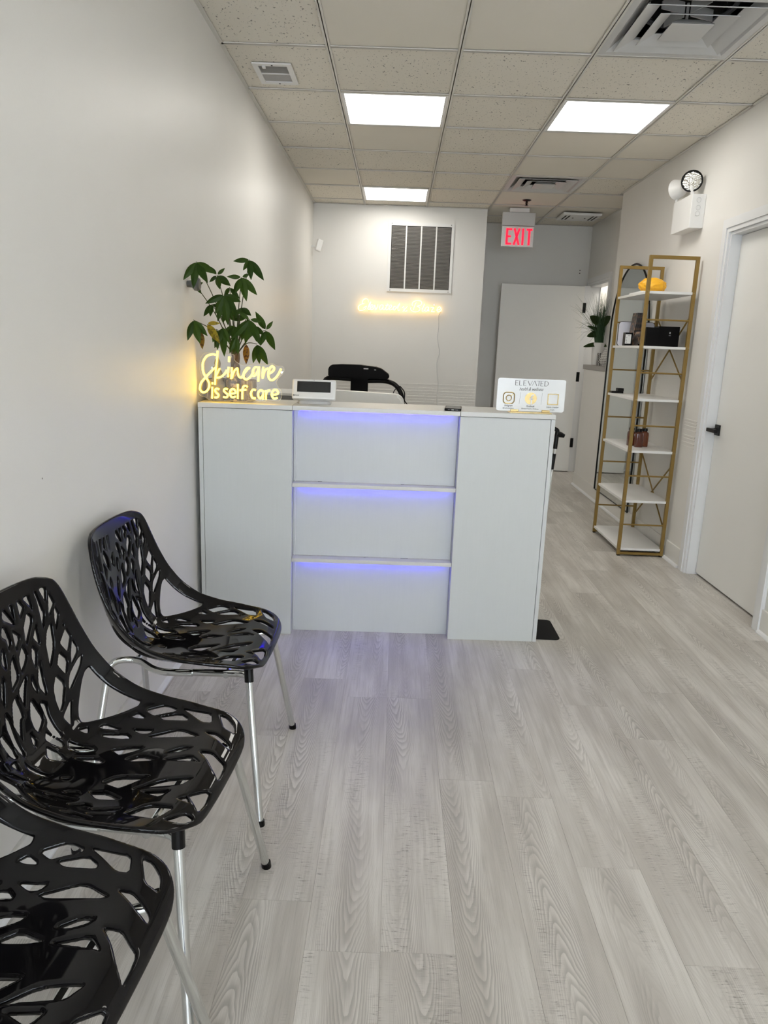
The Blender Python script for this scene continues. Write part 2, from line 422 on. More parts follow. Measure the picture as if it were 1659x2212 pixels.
box(bm, -.65, 1.65, YF - .08, YF - .02, .3, .34); box(bm, -.65, 1.65, YF - .08, YF - .02, 2.16, 2.2)
wn = struct(obj('window_1', bm, M['trim'])); obj('window_pane', box(B(), -.63, 1.63, YF - .052, YF - .046, .32, 2.18), M['acrylic'], wn)
t = bpy.data.lights.new('side_room_fill', 'AREA'); t.size = .5; t.energy = 5.5; t.color = (1, .95, .86)  # unseen area light, added to brighten the side room and corridor
to_ = bpy.data.objects.new('side_room_fill', t); COL.objects.link(to_); to_.location = (XE + .36, 7.9, 2.6)
# faint horizontal relief lines on the lower back wall and right wall
bm = B()
for i, z in enumerate((.955, .915, .885, .855, .83, .80, .77, .745)): box(bm, XL + .004, .83, YB - (.0022 if i % 2 else .0035), YB + .01, z - .011, z)
struct(obj('trim_2', bm, M['wall']))
bm = B()
for i, z in enumerate((.945, .925, .905, .88, .845, .825, .80, .775)): box(bm, XR - (.0015 if i % 2 else .0025), XR + .01, 4.56, 4.76, z - .009, z)
struct(obj('trim_3', bm, M['wall']))
# baseboards with a shoe moulding
def baseboard(name, segs):
    bm = B(); sh = B()
    for ax, p, s, a, b_ in segs:          # ax 'x': board on a wall of constant x, facing s
        q = p + s * .011; r = p + s * .026
        if ax == 'x':
            box(bm, min(p, q), max(p, q), a, b_, 0, .125, .002)
            v = [(p, 0), (r, 0), (r, .006), (p + s * .021, .014), (q, .019), (p, .019)]
            A = [sh.verts.new((x, a, z)) for x, z in v]; C = [sh.verts.new((x, b_, z)) for x, z in v]
        else:
            box(bm, a, b_, min(p, q), max(p, q), 0, .125, .002)
            v = [(p, 0), (r, 0), (r, .006), (p + s * .021, .014), (q, .019), (p, .019)]
            A = [sh.verts.new((a, y_, z)) for y_, z in v]; C = [sh.verts.new((b_, y_, z)) for y_, z in v]
        sh.faces.new(A); sh.faces.new(C[::-1])
        for i in range(6): sh.faces.new((A[i], C[i], C[(i + 1) % 6], A[(i + 1) % 6]))
    o = struct(obj(name, bm, M['wall'])); obj('shoe_moulding', sh, M['trim'], o)
baseboard('baseboard_left', [('x', XL, 1, YF, YB)])
baseboard('baseboard_right', [('x', XR, -1, YF, 3.455), ('x', XR, -1, 4.535, 7.45), ('y', 7.45, 1, XR, XE)])
baseboard('baseboard_back', [('y', YB, -1, XL, .834), ('x', .834, 1, YB, YE)])
baseboard('baseboard_far', [('y', YE, -1, .834, XE)])
# doors
def casing(name, X, y0, y1, z1, wd=.075):
    """stepped casing on a wall of constant X facing -x"""
    bm = B()
    for d, a, i_ in ((.012, 0., 0.), (.019, .024, .0015)):
        box(bm, X - d, X + .004 - i_, y0 - wd + i_, y0 - a, i_, z1 + wd - i_); box(bm, X - d, X + .004 - i_, y1 + a, y1 + wd - i_, i_, z1 + wd - i_)
        box(bm, X - d, X + .004 - i_, y0 - a, y1 + a, z1 + a, z1 + wd - i_)
    box(bm, X, X + .118, y0 - .004, y0 + .016, 0, z1); box(bm, X, X + .118, y1 - .016, y1 + .004, 0, z1); box(bm, X + .001, X + .117, y0 + .016, y1 - .016, z1 - .016, z1 + .004)
    box(bm, X + .088, X + .098, y0 + .016, y0 + .028, 0, z1); box(bm, X + .112, X + .118, y1 - .03, y1 - .016, 0, z1)
    return struct(obj(name, bm, M['trim']))
casing('trim_4', XR, DY0, DY1, DZ)
casing('trim_5', XE, SY0, SY1, 2.04)
d1 = struct(obj('door_1', box(B(), 1.935, 1.975, DY0 + .018, DY1 - .018, .012, DZ - .018, .002), M['door']))
bm = B(); box(bm, 1.925, 1.935, 4.352, 4.412, .882, .945, .002)
hn = obj('door_rose', bm, M['black'], d1); hn['label'] = 'square black rose plate'
bm = B(); cyl(bm, (1.926, 4.385, .915), (1.885, 4.385, .915), .010, n=12); box(bm, 1.872, 1.890, 4.29, 4.405, .903, .925, .003)
obj('door_handle', bm, M['black'], d1)['label'] = 'black straight lever handle'
struct(obj('door_light_block', box(B(), 2.0, 2.02, DY0 - .05, DY1 + .05, 0, 2.1), M['dark_void']))  # dark slab added behind the closed door to stop light leaking under it
d2 = struct(obj('door_2', box(B(), 1.095, 1.992, 8.20, 8.24, .012, 2.022, .002), M['door']))
for z in (1.80, 1.065, .335):
    bm = B(); box(bm, 1.985, 2.02, 8.196, 8.204, z - .052, z + .052, .0035); obj('hinge', bm, M['black'], d2)
bm = B(); box(bm, 1.998, 2.06, 8.245, 8.262, 0, 2.03); struct(obj('trim_6', bm, M['trim']))
# two small screw holes in the far wall
bm = B()
for z in (2.18, 2.21): cyl(bm, (1.98, YE - .001, z), (1.98, YE + .003, z), .006, n=10)
struct(obj('trim_7', bm, M['dark_void']))

# ------------------------------------------------------------------ ceiling: slab above, grid, tiles, lights
cl = struct(obj('ceiling', box(B(), XL - .1, 2.7, YF - .1, YE + .1, 3.0, 3.06), M['dark_void']))
gx = [XL, -.373, .237, .847, 1.457, XR]
gy = [Y0 + T * k for k in range(-10, 7)]
gy = [YF] + gy + [YB]
def xs_for(yc):
    return [XL, -.373, .237, .847, 1.457, XR] if yc < 6.70 else [XL, -.373, .237, .847, 1.457, XE]
lights = {(1, 1), (3, 1), (1, 5), (3, -3), (3, -7)}
vents = {(3, -1), (3, 4)}
smoothset = {(1, -1), (2, -1), (1, 2), (3, 2), (3, 3), (4, 3), (4, 2), (3, 5), (4, 5), (0, 4), (4, 6), (3, 6), (2, -2), (1, -2)}
tcache = {}
def tile_cell(x0, x1, y0, y1, m):
    g = .011
    a0, a1, c0, c1 = x0 + g, x1 - g, y0 + g, y1 - g
    if a1 - a0 < .01 or c1 - c0 < .01: return
    key = (round(a1 - a0, 3), round(c1 - c0, 3), m)
    if key not in tcache:
        hx, hy = (a1 - a0) / 2 + .003, (c1 - c0) / 2 + .003
        bm = B(); box(bm, -hx, hx, -hy, hy, 0, .014)
        bmesh.ops.recalc_face_normals(bm, faces=bm.faces)
        me = bpy.data.meshes.new('ceiling_tile'); bm.to_mesh(me); bm.free(); me.materials.append(M[m]); tcache[key] = me
    o = bpy.data.objects.new('ceiling_tile', tcache[key]); COL.objects.link(o); o.parent = cl
    o.location = ((a0 + a1) / 2, (c0 + c1) / 2, ZC + .007 + random.uniform(-.001, .001)); o.rotation_euler = (random.uniform(-.002, .002), random.uniform(-.002, .002), 0)
def tee(x0, x1, y0, y1):
    bm = B(); box(bm, x0, x1, y0, y1, ZC, ZC + .004)
    if x1 - x0 > y1 - y0: box(bm, x0, x1, (y0 + y1) / 2 - .002, (y0 + y1) / 2 + .002, ZC, ZC + .04)
    else: box(bm, (x0 + x1) / 2 - .002, (x0 + x1) / 2 + .002, y0, y1, ZC, ZC + .04)
    obj('grid_runner', bm, M['tee'], cl)
ys = [YF] + [Y0 + T * k for k in range(-9, 8)] + [YE]
for i in range(len(ys) - 1):
    k = i - 10
    y0, y1 = ys[i], ys[i + 1]
    if i == 0: k = -10
    if k >= 5:
        xs = [XL, -.373, .237, .847, 1.457, XE]
        if y0 < 6.70 < y1: xs[-1] = XR
    else: xs = [XL, -.373, .237, .847, 1.457, XR]
    for c in range(5):
        x0, x1 = xs[c], xs[c + 1]
        yy1 = y1
        if c < 3 and y0 > 7.3:
            if y0 > 7.6: continue
            yy1 = YB
        if (c, k) in lights or (c, k) in vents: continue
        tile_cell(x0, x1, y0, yy1, 'tile_s' if (c, k) in smoothset else 'tile')
    if 0 < i:
        xa = XL if y0 < YB else .834
        for c in range(5):
            a, b_ = max(xs[c], xa), xs[c + 1]
            if b_ - a > .03: tee(a + .011, b_ - .011, y0 - .011, y0 + .011)
for x in (-.373, .237): tee(x - .012, x + .012, YF, YB)
for x in (.847, 1.457): tee(x - .012, x + .012, YF, YE)
# wall angles
bm = B(); box(bm, XL, XL + .02, YF, YB, ZC, ZC + .003); obj('wall_angle', bm, M['tee'], cl)
bm = B(); box(bm, XR - .02, XR, YF, 6.70, ZC, ZC + .003); obj('wall_angle', bm, M['tee'], cl)
bm = B(); box(bm, XL, .834, YB - .02, YB, ZC, ZC + .003); obj('wall_angle', bm, M['tee'], cl)
bm = B(); box(bm, XE - .02, XE, 6.70, YE, ZC, ZC + .003); box(bm, .834, XE, YE - .02, YE, ZC, ZC + .003); obj('wall_angle', bm, M['tee'], cl)
# panel lights
LL = {(1, 1): 'square LED ceiling panel, nearer one in the column left of the EXIT sign', (3, 1): 'square LED ceiling panel on the right, in the column above the gold shelf side',
      (1, 5): 'small-looking LED ceiling panel farthest back, against the back wall', (3, -3): 'LED ceiling panel above the chairs, right column',
      (3, -7): 'LED ceiling panel near the shop window, right column'}
for (c, k) in sorted(lights):
    x0, x1 = gx[c], gx[c + 1]; y0 = Y0 + T * k; y1 = y0 + T
    t = thing('ceiling_light', LL[(c, k)], 'ceiling light', ((x0 + x1) / 2, (y0 + y1) / 2, ZC), group='LED panels in the ceiling grid')
    h = .293; bm = B()
    for a in ((-h, h, -h, -h + .016), (-h, h, h - .016, h), (-h, -h + .016, -h + .016, h - .016), (h - .016, h, -h + .016, h - .016)): box(bm, *a, .0, .03)
    obj('frame', bm, M['trim'], t)
    obj('diffuser', box(B(), -h + .014, h - .014, -h + .014, h - .014, .006, .012), M['diffuser'], t)
# four-way air diffusers
def square_cone(bm, h0, z0, h1, z1, th=.0025):
    def ring(h, z): return [bm.verts.new((sx * h, sy * h, z)) for sx, sy in ((-1, -1), (1, -1), (1, 1), (-1, 1))]
    A, C = ring(h0, z0), ring(h1, z1); D, E_ = ring(h0, z0 + th), ring(h1, z1 + th)
    for i in range(4):
        j = (i + 1) % 4
        bm.faces.new((A[i], A[j], C[j], C[i])); bm.faces.new((D[i], E_[i], E_[j], D[j])); bm.faces.new((A[i], D[i], D[j], A[j])); bm.faces.new((C[i], C[j], E_[j], E_[i]))
def vent(c, k, label):
    x0, y0 = gx[c], Y0 + T * k
    t = thing('air_vent', label, 'air vent', (x0 + T / 2, y0 + T / 2, ZC), group='square four-way air vents in the ceiling')
    bm = B(); square_cone(bm, .298, .002, .262, .002); square_cone(bm, .262, .002, .205, .045)
    square_cone(bm, .205, .045, .205, .13)
    obj('frame', bm, M['white_grey'], t)
    for h0, h1 in ((.234, .166), (.157, .098)):
        bm = B(); square_cone(bm, h0, -.006, h1, .020, .003); obj('louver_ring', bm, M['white_grey'], t)
    bm = B(); box(bm, -.086, .086, -.086, .086, -.010, -.006); square_cone(bm, .086, -.008, .045, .02); obj('centre_plate', bm, M['white_grey'], t)
    bm = B(); cyl(bm, (0, 0, .075), (0, 0, .30), .15, n=28, caps=False); box(bm, -.2, .2, -.2, .2, .30, .302)
    square_cone(bm, .205, .128, .148, .128)
    obj('duct', bm, M['dark_void'], t)
    bm = B()
    for a in (0, PI / 2, PI, 1.5 * PI):
        bb = B(); box(bb, .02, .135, -.003, .003, .055, .10)
        for v in bb.verts: v.co = Matrix.Rotation(a + .4, 3, 'Z') @ v.co
        me = bpy.data.meshes.new('tmp'); bb.to_mesh(me); bb.free(); bm.from_mesh(me); bpy.data.meshes.remove(me)
    cyl(bm, (0, 0, -.008), (0, 0, .10), .006, n=8)
    obj('damper', bm, M['white_grey'], t)
    bm = B(); tube(bm, [(.19 * math.cos(a), .19 * math.sin(a), .088) for a in np.linspace(0, 2 * PI, 25)[:-1]], .012, 6, True); obj('duct_collar', bm, simple('duct_grey', (.22, .23, .25), .6), t)
vent(3, -1, 'large square four-way air vent overhead at the top right corner')
vent(3, 4, 'square four-way air vent near the EXIT sign')
# small register at the left wall
t = thing('ceiling_register', 'small rectangular register with lever in a pitted tile by the left wall', 'air vent', (-.675, 4.118, ZC + .002))
bm = B()
for a in ((-.098, .098, -.145, -.115), (-.098, .098, .115, .145), (-.098, -.072, -.115, .115), (.072, .098, -.115, .115)): box(bm, *a, -.006, .001)
box(bm, -.072, .072, -.005, .005, -.004, .02)
obj('frame', bm, M['white'], t)
bm = B()
for i in range(14):
    y = -.112 + i * .0085
    bb = box(bm, -.073, .073, y, y + .0015, -.001, .012)
obj('louvers', bm, M['louver'], t)['kind'] = 'stuff'
bm = B()
for i in range(13):
    y = .008 + i * .0085; box(bm, -.073, .073, y, y + .006, .001, .004)
obj('louvers', bm, simple('light_louver', (.45, .44, .43), .5), t)['kind'] = 'stuff'
obj('lever', box(B(), -.05, -.034, -.125, -.10, -.014, -.004, .002), M['white'], t)
for y in (-.128, .13): obj('screw', cyl(B(), (0, y, -.008), (0, y, -.004), .0045, n=10), M['black'], t)
# exhaust fan grille in the corridor ceiling
t = thing('exhaust_fan', 'white square exhaust fan grille in the corridor ceiling', 'fan', (1.76, 7.78, ZC))
bm = B(); box(bm, -.19, .19, -.17, .17, -.03, -.006, .008); obj('cover', bm, M['white'], t)
for x in (-.15, -.115, .115, .15): obj('slot', box(B(), x - .007, x + .007, -.12, .10, -.032, -.029), M['dark_void'], t)
for x in (-.06, .06): obj('slot', box(B(), x - .007, x + .007, -.01, .01, -.032, -.029), M['dark_void'], t)
# sprinkler head
t = thing('sprinkler_head', 'dark sprinkler head with flat escutcheon in front of the EXIT sign', 'sprinkler', (1.133, 7.16, ZC + .006))
obj('escutcheon', lathe(B(), [(0, -.010), (.03, -.008), (.042, 0), (0, .001)], 24), M['black'], t, smooth_=True)
bm = B(); cyl(bm, (0, 0, -.008), (0, 0, -.045), .006, n=10)
for s in (-1, 1): tube(bm, [(s * .006, 0, -.012), (s * .012, 0, -.028), (s * .003, 0, -.044)], .0022, 6)
lathe(bm, [(0, -.045), (.017, -.047), (.017, -.049), (0, -.049)], 16); obj('deflector', bm, M['black'], t)
# exit sign hanging from the ceiling
t = thing('exit_sign', 'white hanging EXIT sign with glowing red letters', 'sign', (1.13, 7.56, ZC))
t.rotation_euler = (0, 0, 0)
obj('canopy', box(B(), -.095, .095, -.045, .045, -.038, 0, .006), M['white'], t)
obj('housing', box(B(), -.158, .158, -.03, .03, -.158, -.038, .004), M['white_grey'], t)
pnl = obj('panel', box(B(), -.155, .155, -.022, .022, -.352, -.162, .004), M['sign_white'], t)
bm = B()
def bar(bm, x0, z0, x1, z1, w_, y=-.0255):
    d = Vector((x1 - x0, 0, z1 - z0)).normalized(); n = Vector((-d.z, 0, d.x)) * w_ / 2
    q = [Vector((x0, y, z0)) - n, Vector((x1, y, z1)) - n, Vector((x1, y, z1)) + n, Vector((x0, y, z0)) + n]
    prism(bm, [(v.x, v.z) for v in q], y, y + .004)
zt, zb, wd = -.183, -.335, .02
bar(bm, -.106, zb, -.106, zt, wd); bar(bm, -.106, zt - .009, -.058, zt - .009, .018); bar(bm, -.106, (zt + zb) / 2, -.066, (zt + zb) / 2, .018); bar(bm, -.106, zb + .009, -.058, zb + .009, .018)
bar(bm, -.036, zt, .014, zb, wd); bar(bm, .014, zt, -.036, zb, wd)
bar(bm, .049, zb, .049, zt, wd)
bar(bm, .082, zt - .009, .138, zt - .009, .018); bar(bm, .110, zb, .110, zt, wd)
obj('letters', bm, M['exit_red'], pnl)

# ------------------------------------------------------------------ traced outlines (millimetres)

SKIN=[[(-788,1270),(-805,1272),(-829,1263),(-845,1239),(-848,1216),(-844,1190),(-832,1169),(-821,1148),(-823,1125),(-838,1108),(-853,1108),(-862,1123),(-856,1147),(-838,1169),(-818,1191),(-800,1209),(-790,1215)],
[(-781,1288),(-785,1245),(-791,1195),(-795,1141)],[(-793,1174),(-782,1196),(-773,1213)],[(-791,1173),(-771,1175),(-753,1189),(-741,1207)],
[(-731,1265),(-732,1242)],[(-734,1220),(-737,1194),(-736,1176)],[(-719,1219),(-721,1194),(-724,1169)],
[(-721,1171),(-710,1202),(-696,1216),(-694,1199),(-689,1180),(-677,1178),(-665,1196),(-649,1216)],
[(-641,1218),(-653,1218),(-666,1200),(-669,1179),(-657,1169),(-640,1180),(-624,1202)],
[(-604,1223),(-618,1223),(-628,1205),(-627,1186),(-614,1192),(-605,1210),(-601,1227),(-602,1199),(-604,1163)],[(-582,1226),(-585,1199),(-585,1176)],
[(-583,1184),(-575,1211),(-561,1221)],
[(-556,1198),(-541,1208),(-534,1222),(-543,1231),(-553,1221),(-560,1200),(-557,1179),(-545,1170),(-528,1181),(-514,1200),(-504,1221)],[(-806,1152),(-806,1143)],
[(-807,1132),(-809,1081)],[(-777,1122),(-788,1125),(-795,1116),(-788,1106),(-780,1098),(-785,1087),(-798,1086)],
[(-739,1124),(-750,1126),(-756,1117),(-748,1108),(-739,1100),(-745,1088),(-759,1090)],
[(-728,1105),(-705,1109),(-708,1122),(-719,1126),(-728,1116),(-729,1101),(-719,1089),(-704,1094)],[(-694,1148),(-695,1084)],
[(-651,1137),(-661,1142),(-671,1136),(-674,1120),(-675,1083)],[(-686,1121),(-657,1125)],
[(-616,1123),(-625,1127),(-634,1118),(-636,1104),(-630,1091),(-616,1089)],[(-583,1122),(-595,1125),(-604,1113),(-604,1098),(-595,1089),(-585,1102)],
[(-582,1124),(-584,1084)],[(-570,1126),(-571,1084)],[(-570,1109),(-562,1123),(-552,1126)],
[(-542,1107),(-518,1112),(-520,1125),(-531,1130),(-542,1119),(-544,1103),(-535,1091),(-519,1095)]]

BOARD=[(-860,1247),(-844,1274),(-805,1283),(-785,1298),(-766,1296),(-756,1279),(-727,1276),(-711,1271),(-710,1252),(-692,1237),(-665,1231),(-633,1236),(-602,1239),(-571,1236),(-543,1243),(-524,1234),(-500,1232),(-491,1218),(-498,1199),(-520,1175),(-524,1155),(-512,1136),(-502,1117),(-504,1094),(-519,1077),(-559,1080),(-595,1073),(-634,1079),(-674,1072),(-713,1074),(-769,1070),(-809,1068),(-840,1085),(-864,1092),(-871,1111),(-862,1146),(-854,1166),(-861,1193),(-865,1220)]

ELEV=[[(-308,1744),(-317,1772),(-341,1777),(-365,1758),(-369,1734),(-352,1727),(-382,1722),(-407,1699),(-403,1669),(-376,1663),(-346,1673),(-329,1697),(-326,1706),(-345,1696),(-358,1682)],
[(-318,1684),(-294,1714),(-284,1749),(-295,1735),(-309,1691),(-301,1669),(-286,1685)],
[(-292,1687),(-269,1695),(-261,1713),(-270,1722),(-281,1714),(-287,1692),(-279,1672),(-258,1682),(-245,1715),(-242,1722)],
[(-243,1722),(-240,1700),(-233,1673),(-221,1694),(-211,1729)],
[(-159,1720),(-180,1723),(-194,1699),(-186,1674),(-167,1689),(-157,1719),(-159,1687),(-147,1675),(-129,1704),(-113,1739)],
[(-121,1720),(-130,1695),(-126,1675),(-106,1686),(-74,1709),(-76,1724),(-91,1721),(-99,1699),(-89,1677),(-67,1684),(-51,1697)],[(-139,1719),(-98,1726)],
[(-28,1715),(-50,1712),(-57,1689),(-46,1676),(-27,1698),(9,1746),(-10,1691),(-4,1673),(14,1684)],[(31,1700),(48,1715),(55,1686),(68,1667),(85,1680)],
[(87,1719),(65,1695),(39,1665)],[(172,1758),(157,1723),(148,1683)],
[(139,1723),(131,1738),(143,1763),(181,1778),(223,1769),(221,1738),(183,1723),(210,1709),(206,1682),(170,1667),(134,1676),(117,1694),(126,1710)],
[(230,1698),(251,1724),(256,1750),(243,1711),(234,1679),(250,1678),(265,1693)],
[(298,1719),(275,1717),(264,1693),(271,1675),(290,1689),(301,1718),(296,1683),(311,1682)],[(320,1716),(353,1717)],[(353,1717),(326,1675)],
[(326,1675),(363,1677)],[(375,1691),(398,1697),(417,1706),(417,1723),(396,1721),(386,1697),(394,1676),(421,1686),(431,1705)]]
LEAF=[((-826,3080,1638),[(-874,3060,1564),(-834,3060,1533),(-775,3060,1556),(-745,3078,1594)],
0),((-771,3200,1599),[(-804,3200,1569),(-749,3155,1539),(-703,3151,1554),(-741,3217,1630),(-795,3171,1631)],
0),((-653,3300,1676),[(-717,3269,1664),(-688,3330,1633),(-644,3288,1591),(-594,3317,1593)],
0),((-671,3220,1596),[(-731,3208,1595),(-638,3221,1609),(-697,3182,1521),(-651,3221,1498),(-609,3239,1526)],
0),((-724,3120,1516),[(-800,3112,1478),(-754,3129,1408),(-709,3124,1393),(-645,3075,1488),(-673,3131,1452),(-761,3117,1438)],
0),((-834,3050,1409),[(-854,3030,1326),(-803,3030,1316),(-782,3069,1347)],0),((-792,3100,1399),[(-736,3088,1320),(-739,3108,1401)],
1),((-812,3080,1368),[(-813,3100,1293)],
2),((-624,3150,1422),[(-708,3157,1335),(-648,3174,1320),(-574,3132,1316),(-571,3164,1416),(-670,3136,1452),(-666,3175,1333)],
0),((-579,3280,1382),[(-551,3300,1422),(-531,3238,1299),(-595,3241,1315),(-618,3247,1458)],
0),((-731,3120,1385),[(-732,3147,1265),(-763,3105,1299),(-703,3120,1321),(-746,3094,1326)],
0),((-621,3300,1321),[(-638,3291,1237),(-607,3281,1235),(-569,3278,1232)],0),((-684,3160,1353),[(-676,3157,1277),(-712,3157,1279),(-700,3182,1280)],
0),((-649,3200,1323),[(-651,3205,1235)],2),((-848,3140,1553),[(-829,3164,1519),(-820,3159,1564)],0),((-719,3200,1552),[(-749,3229,1512),(-677,3204,1506)],
0),((-795,3200,1481),[(-793,3163,1428),(-836,3219,1429),(-755,3227,1463)],0),((-665,3300,1434),[(-748,3322,1425),(-646,3296,1363)],
0),((-734,3200,1463),[(-779,3207,1427),(-741,3167,1403),(-706,3217,1416),(-691,3196,1443)],
0),((-703,3220,1395),[(-734,3193,1338),(-698,3175,1329),(-679,3238,1347),(-761,3249,1362)],
0),((-626,3250,1399),[(-643,3207,1341),(-618,3264,1332),(-576,3233,1358),(-630,3212,1363)],
0),((-764,3140,1377),[(-772,3114,1322),(-761,3152,1292),(-741,3160,1310)],
0),((-682,3260,1474),[(-702,3214,1430),(-664,3259,1433),(-630,3214,1439),(-691,3267,1453)],
0),((-701,3180,1483),[(-725,3156,1427),(-699,3200,1423),(-722,3208,1450)],0)]
HOLES=[[(207,592),(206,608),(196,614),(184,608),(164,588),(144,568),(130,550),(126,536),(128,528),(154,488),(196,418),(204,404),(214,402),(215,404),(215,422),(214,458),(211,530),(208,576)],
[(-176,230),(-132,198),(-138,124),(-180,144),(-186,152),(-182,190)],[(68,168),(64,126),(42,88),(32,58),(6,52),(-26,52),(0,90),(34,128)],
[(216,268),(215,240),(212,174),(176,166),(178,194),(200,232)],[(-44,370),(-22,344),(-24,252),(-40,276),(-66,312),(-62,324)],
[(-78,280),(-38,214),(-34,142),(-38,132),(-62,152),(-64,172),(-66,222)],[(130,342),(152,266),(150,240),(128,184),(124,206),(124,318)],
[(-94,120),(-62,56),(-94,45),(-134,54),(-114,88)],[(-14,736),(-2,740),(4,676),(-6,674),(-28,618),(-28,632),(-36,666),(-36,682),(-22,728)],
[(32,700),(42,700),(58,632),(48,622),(24,608),(18,628),(18,662)],[(136,834),(150,844),(156,844),(150,772),(124,730),(122,736),(124,802)],
[(211,150),(206,124),(182,92),(146,78),(160,124),(192,142)],[(130,702),(146,652),(128,622),(122,614),(104,604),(108,650),(112,676)],
[(60,678),(80,658),(76,622),(72,556),(62,550),(52,570),(50,604),(62,618),(62,650)],[(198,380),(217,328),(218,308),(212,278),(206,284),(196,324),(188,348)],
[(189,784),(195,740),(195,738),(178,708),(164,764),(168,768)],[(-80,382),(-80,336),(-110,280),(-114,292),(-112,342)],
[(14,840),(20,842),(22,786),(18,776),(-12,756),(-6,794),(2,824)],[(144,180),(140,146),(122,112),(100,74),(82,70),(106,120)],
[(-182,128),(-148,90),(-150,54),(-160,54),(-178,70),(-184,98)],[(70,534),(74,510),(80,468),(68,452),(54,474),(46,510)],
[(80,420),(92,372),(92,330),(78,342),(60,384),(68,398)],[(92,782),(98,776),(92,680),(86,680),(82,690),(74,712),(76,736)],
[(90,918),(106,890),(70,842),(66,848),(68,880),(70,888)],[(18,568),(30,526),(10,492),(4,510),(-8,538)],[(188,334),(202,268),(188,238),(180,238),(180,312)],
[(36,770),(48,772),(16,696),(12,700),(6,748)],[(50,848),(56,852),(64,816),(52,800),(30,782),(32,828)],[(38,254),(52,180),(20,140),(24,156),(30,194)],
[(44,356),(62,326),(42,262),(38,276),(36,344)],[(203,654),(202,658),(192,664),(164,660),(152,638),(148,622),(192,638)],
[(44,600),(60,544),(52,532),(42,532),(32,560),(26,582)],[(196,730),(201,680),(174,670),(182,698)],[(156,746),(172,696),(156,664),(142,718),(146,728)],
[(176,880),(176,876),(180,846),(181,838),(162,802),(168,860)],[(124,955),(132,952),(140,894),(144,878),(130,844),(128,848),(128,910)],
[(166,932),(175,884),(176,878),(150,856)],[(120,470),(134,406),(122,384),(118,388),(112,458)],[(-82,248),(-80,170),(-106,186),(-92,222)],
[(28,490),(46,434),(32,410),(26,416),(24,446)],[(2,918),(16,910),(24,870),(8,856),(8,884),(-6,898)],
[(144,600),(106,552),(104,556),(102,584),(106,590),(136,602)],[(68,262),(88,220),(84,188),(74,200),(64,232)],
[(80,830),(84,832),(96,806),(82,768),(76,778),(72,806)],[(-58,578),(-52,544),(-42,498),(-56,502),(-64,534),(-66,554)],
[(16,955),(22,955),(48,906),(42,906),(8,934)],[(-32,816),(-26,794),(-44,728),(-50,760)],[(-158,330),(-150,252),(-160,252),(-168,302)],
[(30,900),(56,870),(32,844),(30,872)],[(148,398),(152,326),(138,338),(134,360)],[(66,955),(74,955),(88,930),(82,924),(68,908),(66,914)],
[(112,878),(110,820),(108,816),(92,846),(94,852)],[(-12,874),(-4,862),(-8,824),(-14,820),(-24,842)],[(86,955),(94,955),(108,955),(112,912),(108,912),(102,928)],
[(140,952),(150,952),(162,940),(154,902),(150,910),(146,928)],[(58,762),(62,760),(70,708),(64,704),(56,722),(54,738)],
[(134,486),(146,474),(144,428),(140,426),(132,478)],[(-128,576),(-106,562),(-90,528),(-100,534),(-122,562)],[(-112,138),(-102,128),(-98,118),(-120,94)],
[(2,628),(10,600),(-10,582),(-8,600)],[(38,955),(52,955),(50,908),(48,906),(44,926)],[(178,418),(190,398),(182,372),(178,372),(176,398)],
[(-98,588),(-74,590),(-84,564),(-88,562)],[(-92,440),(-86,406),(-98,392),(-98,404),(-96,426)],[(184,816),(187,794),(182,788),(182,804)],
[(106,530),(126,510),(110,500),(108,504)],[(-46,470),(-38,452),(-48,454),(-50,466)],
[(-208,576),(-211,530),(-214,458),(-215,422),(-215,404),(-214,402),(-204,404),(-196,418),(-154,488),(-128,528),(-126,536),(-130,550),(-144,568),(-164,588),(-184,608),(-196,614),(-206,608),(-207,592)],
[(-124,802),(-122,736),(-124,730),(-150,772),(-156,844),(-150,844),(-136,834)],[(-112,676),(-108,650),(-104,604),(-122,614),(-128,622),(-146,652),(-130,702)],
[(-188,348),(-196,324),(-206,284),(-212,278),(-218,308),(-217,328),(-198,380)],[(-168,768),(-164,764),(-178,708),(-195,738),(-195,740),(-189,784)],
[(-76,736),(-74,712),(-82,690),(-86,680),(-92,680),(-98,776),(-92,782)],[(-70,888),(-68,880),(-66,848),(-70,842),(-106,890),(-90,918)],
[(-182,302),(-182,250),(-188,250),(-198,271),(-188,317)],[(-192,638),(-148,622),(-152,638),(-164,660),(-192,664),(-202,658),(-203,654)],
[(-184,697),(-178,677),(-197,684),(-194,719)],[(-146,728),(-142,718),(-156,664),(-172,696),(-156,746)],
[(-168,860),(-162,802),(-181,838),(-180,846),(-176,876),(-176,880)],[(-128,910),(-128,848),(-130,844),(-144,878),(-140,894),(-132,952),(-124,955)],
[(-112,458),(-118,388),(-122,384),(-134,406),(-120,470)],[(-75,805),(-78,786),(-82,779),(-92,805),(-83,823),(-80,822)],[(-30,872),(-32,844),(-56,870),(-30,900)],
[(-134,360),(-138,338),(-152,326),(-148,398)],[(-66,914),(-68,908),(-82,924),(-88,930),(-74,955),(-66,955)],
[(-94,852),(-92,846),(-108,816),(-110,820),(-112,878)],[(-102,928),(-108,912),(-112,912),(-108,955),(-94,955),(-86,955)],
[(-147,928),(-150,913),(-153,906),(-160,939),(-150,949),(-142,949)],[(-132,478),(-140,426),(-144,428),(-146,474),(-134,486)],
[(-44,926),(-48,906),(-50,908),(-52,955),(-38,955)],[(-176,398),(-178,372),(-182,372),(-190,398),(-178,418)],[(-182,804),(-182,788),(-187,794),(-184,816)],
[(-108,504),(-110,500),(-126,510),(-106,530)],[(-93,667),(-75,673),(-60,627),(-62,593),(-80,600)],[(-50,720),(-38,687),(-38,600),(-50,580),(-57,627),(-60,687)]]

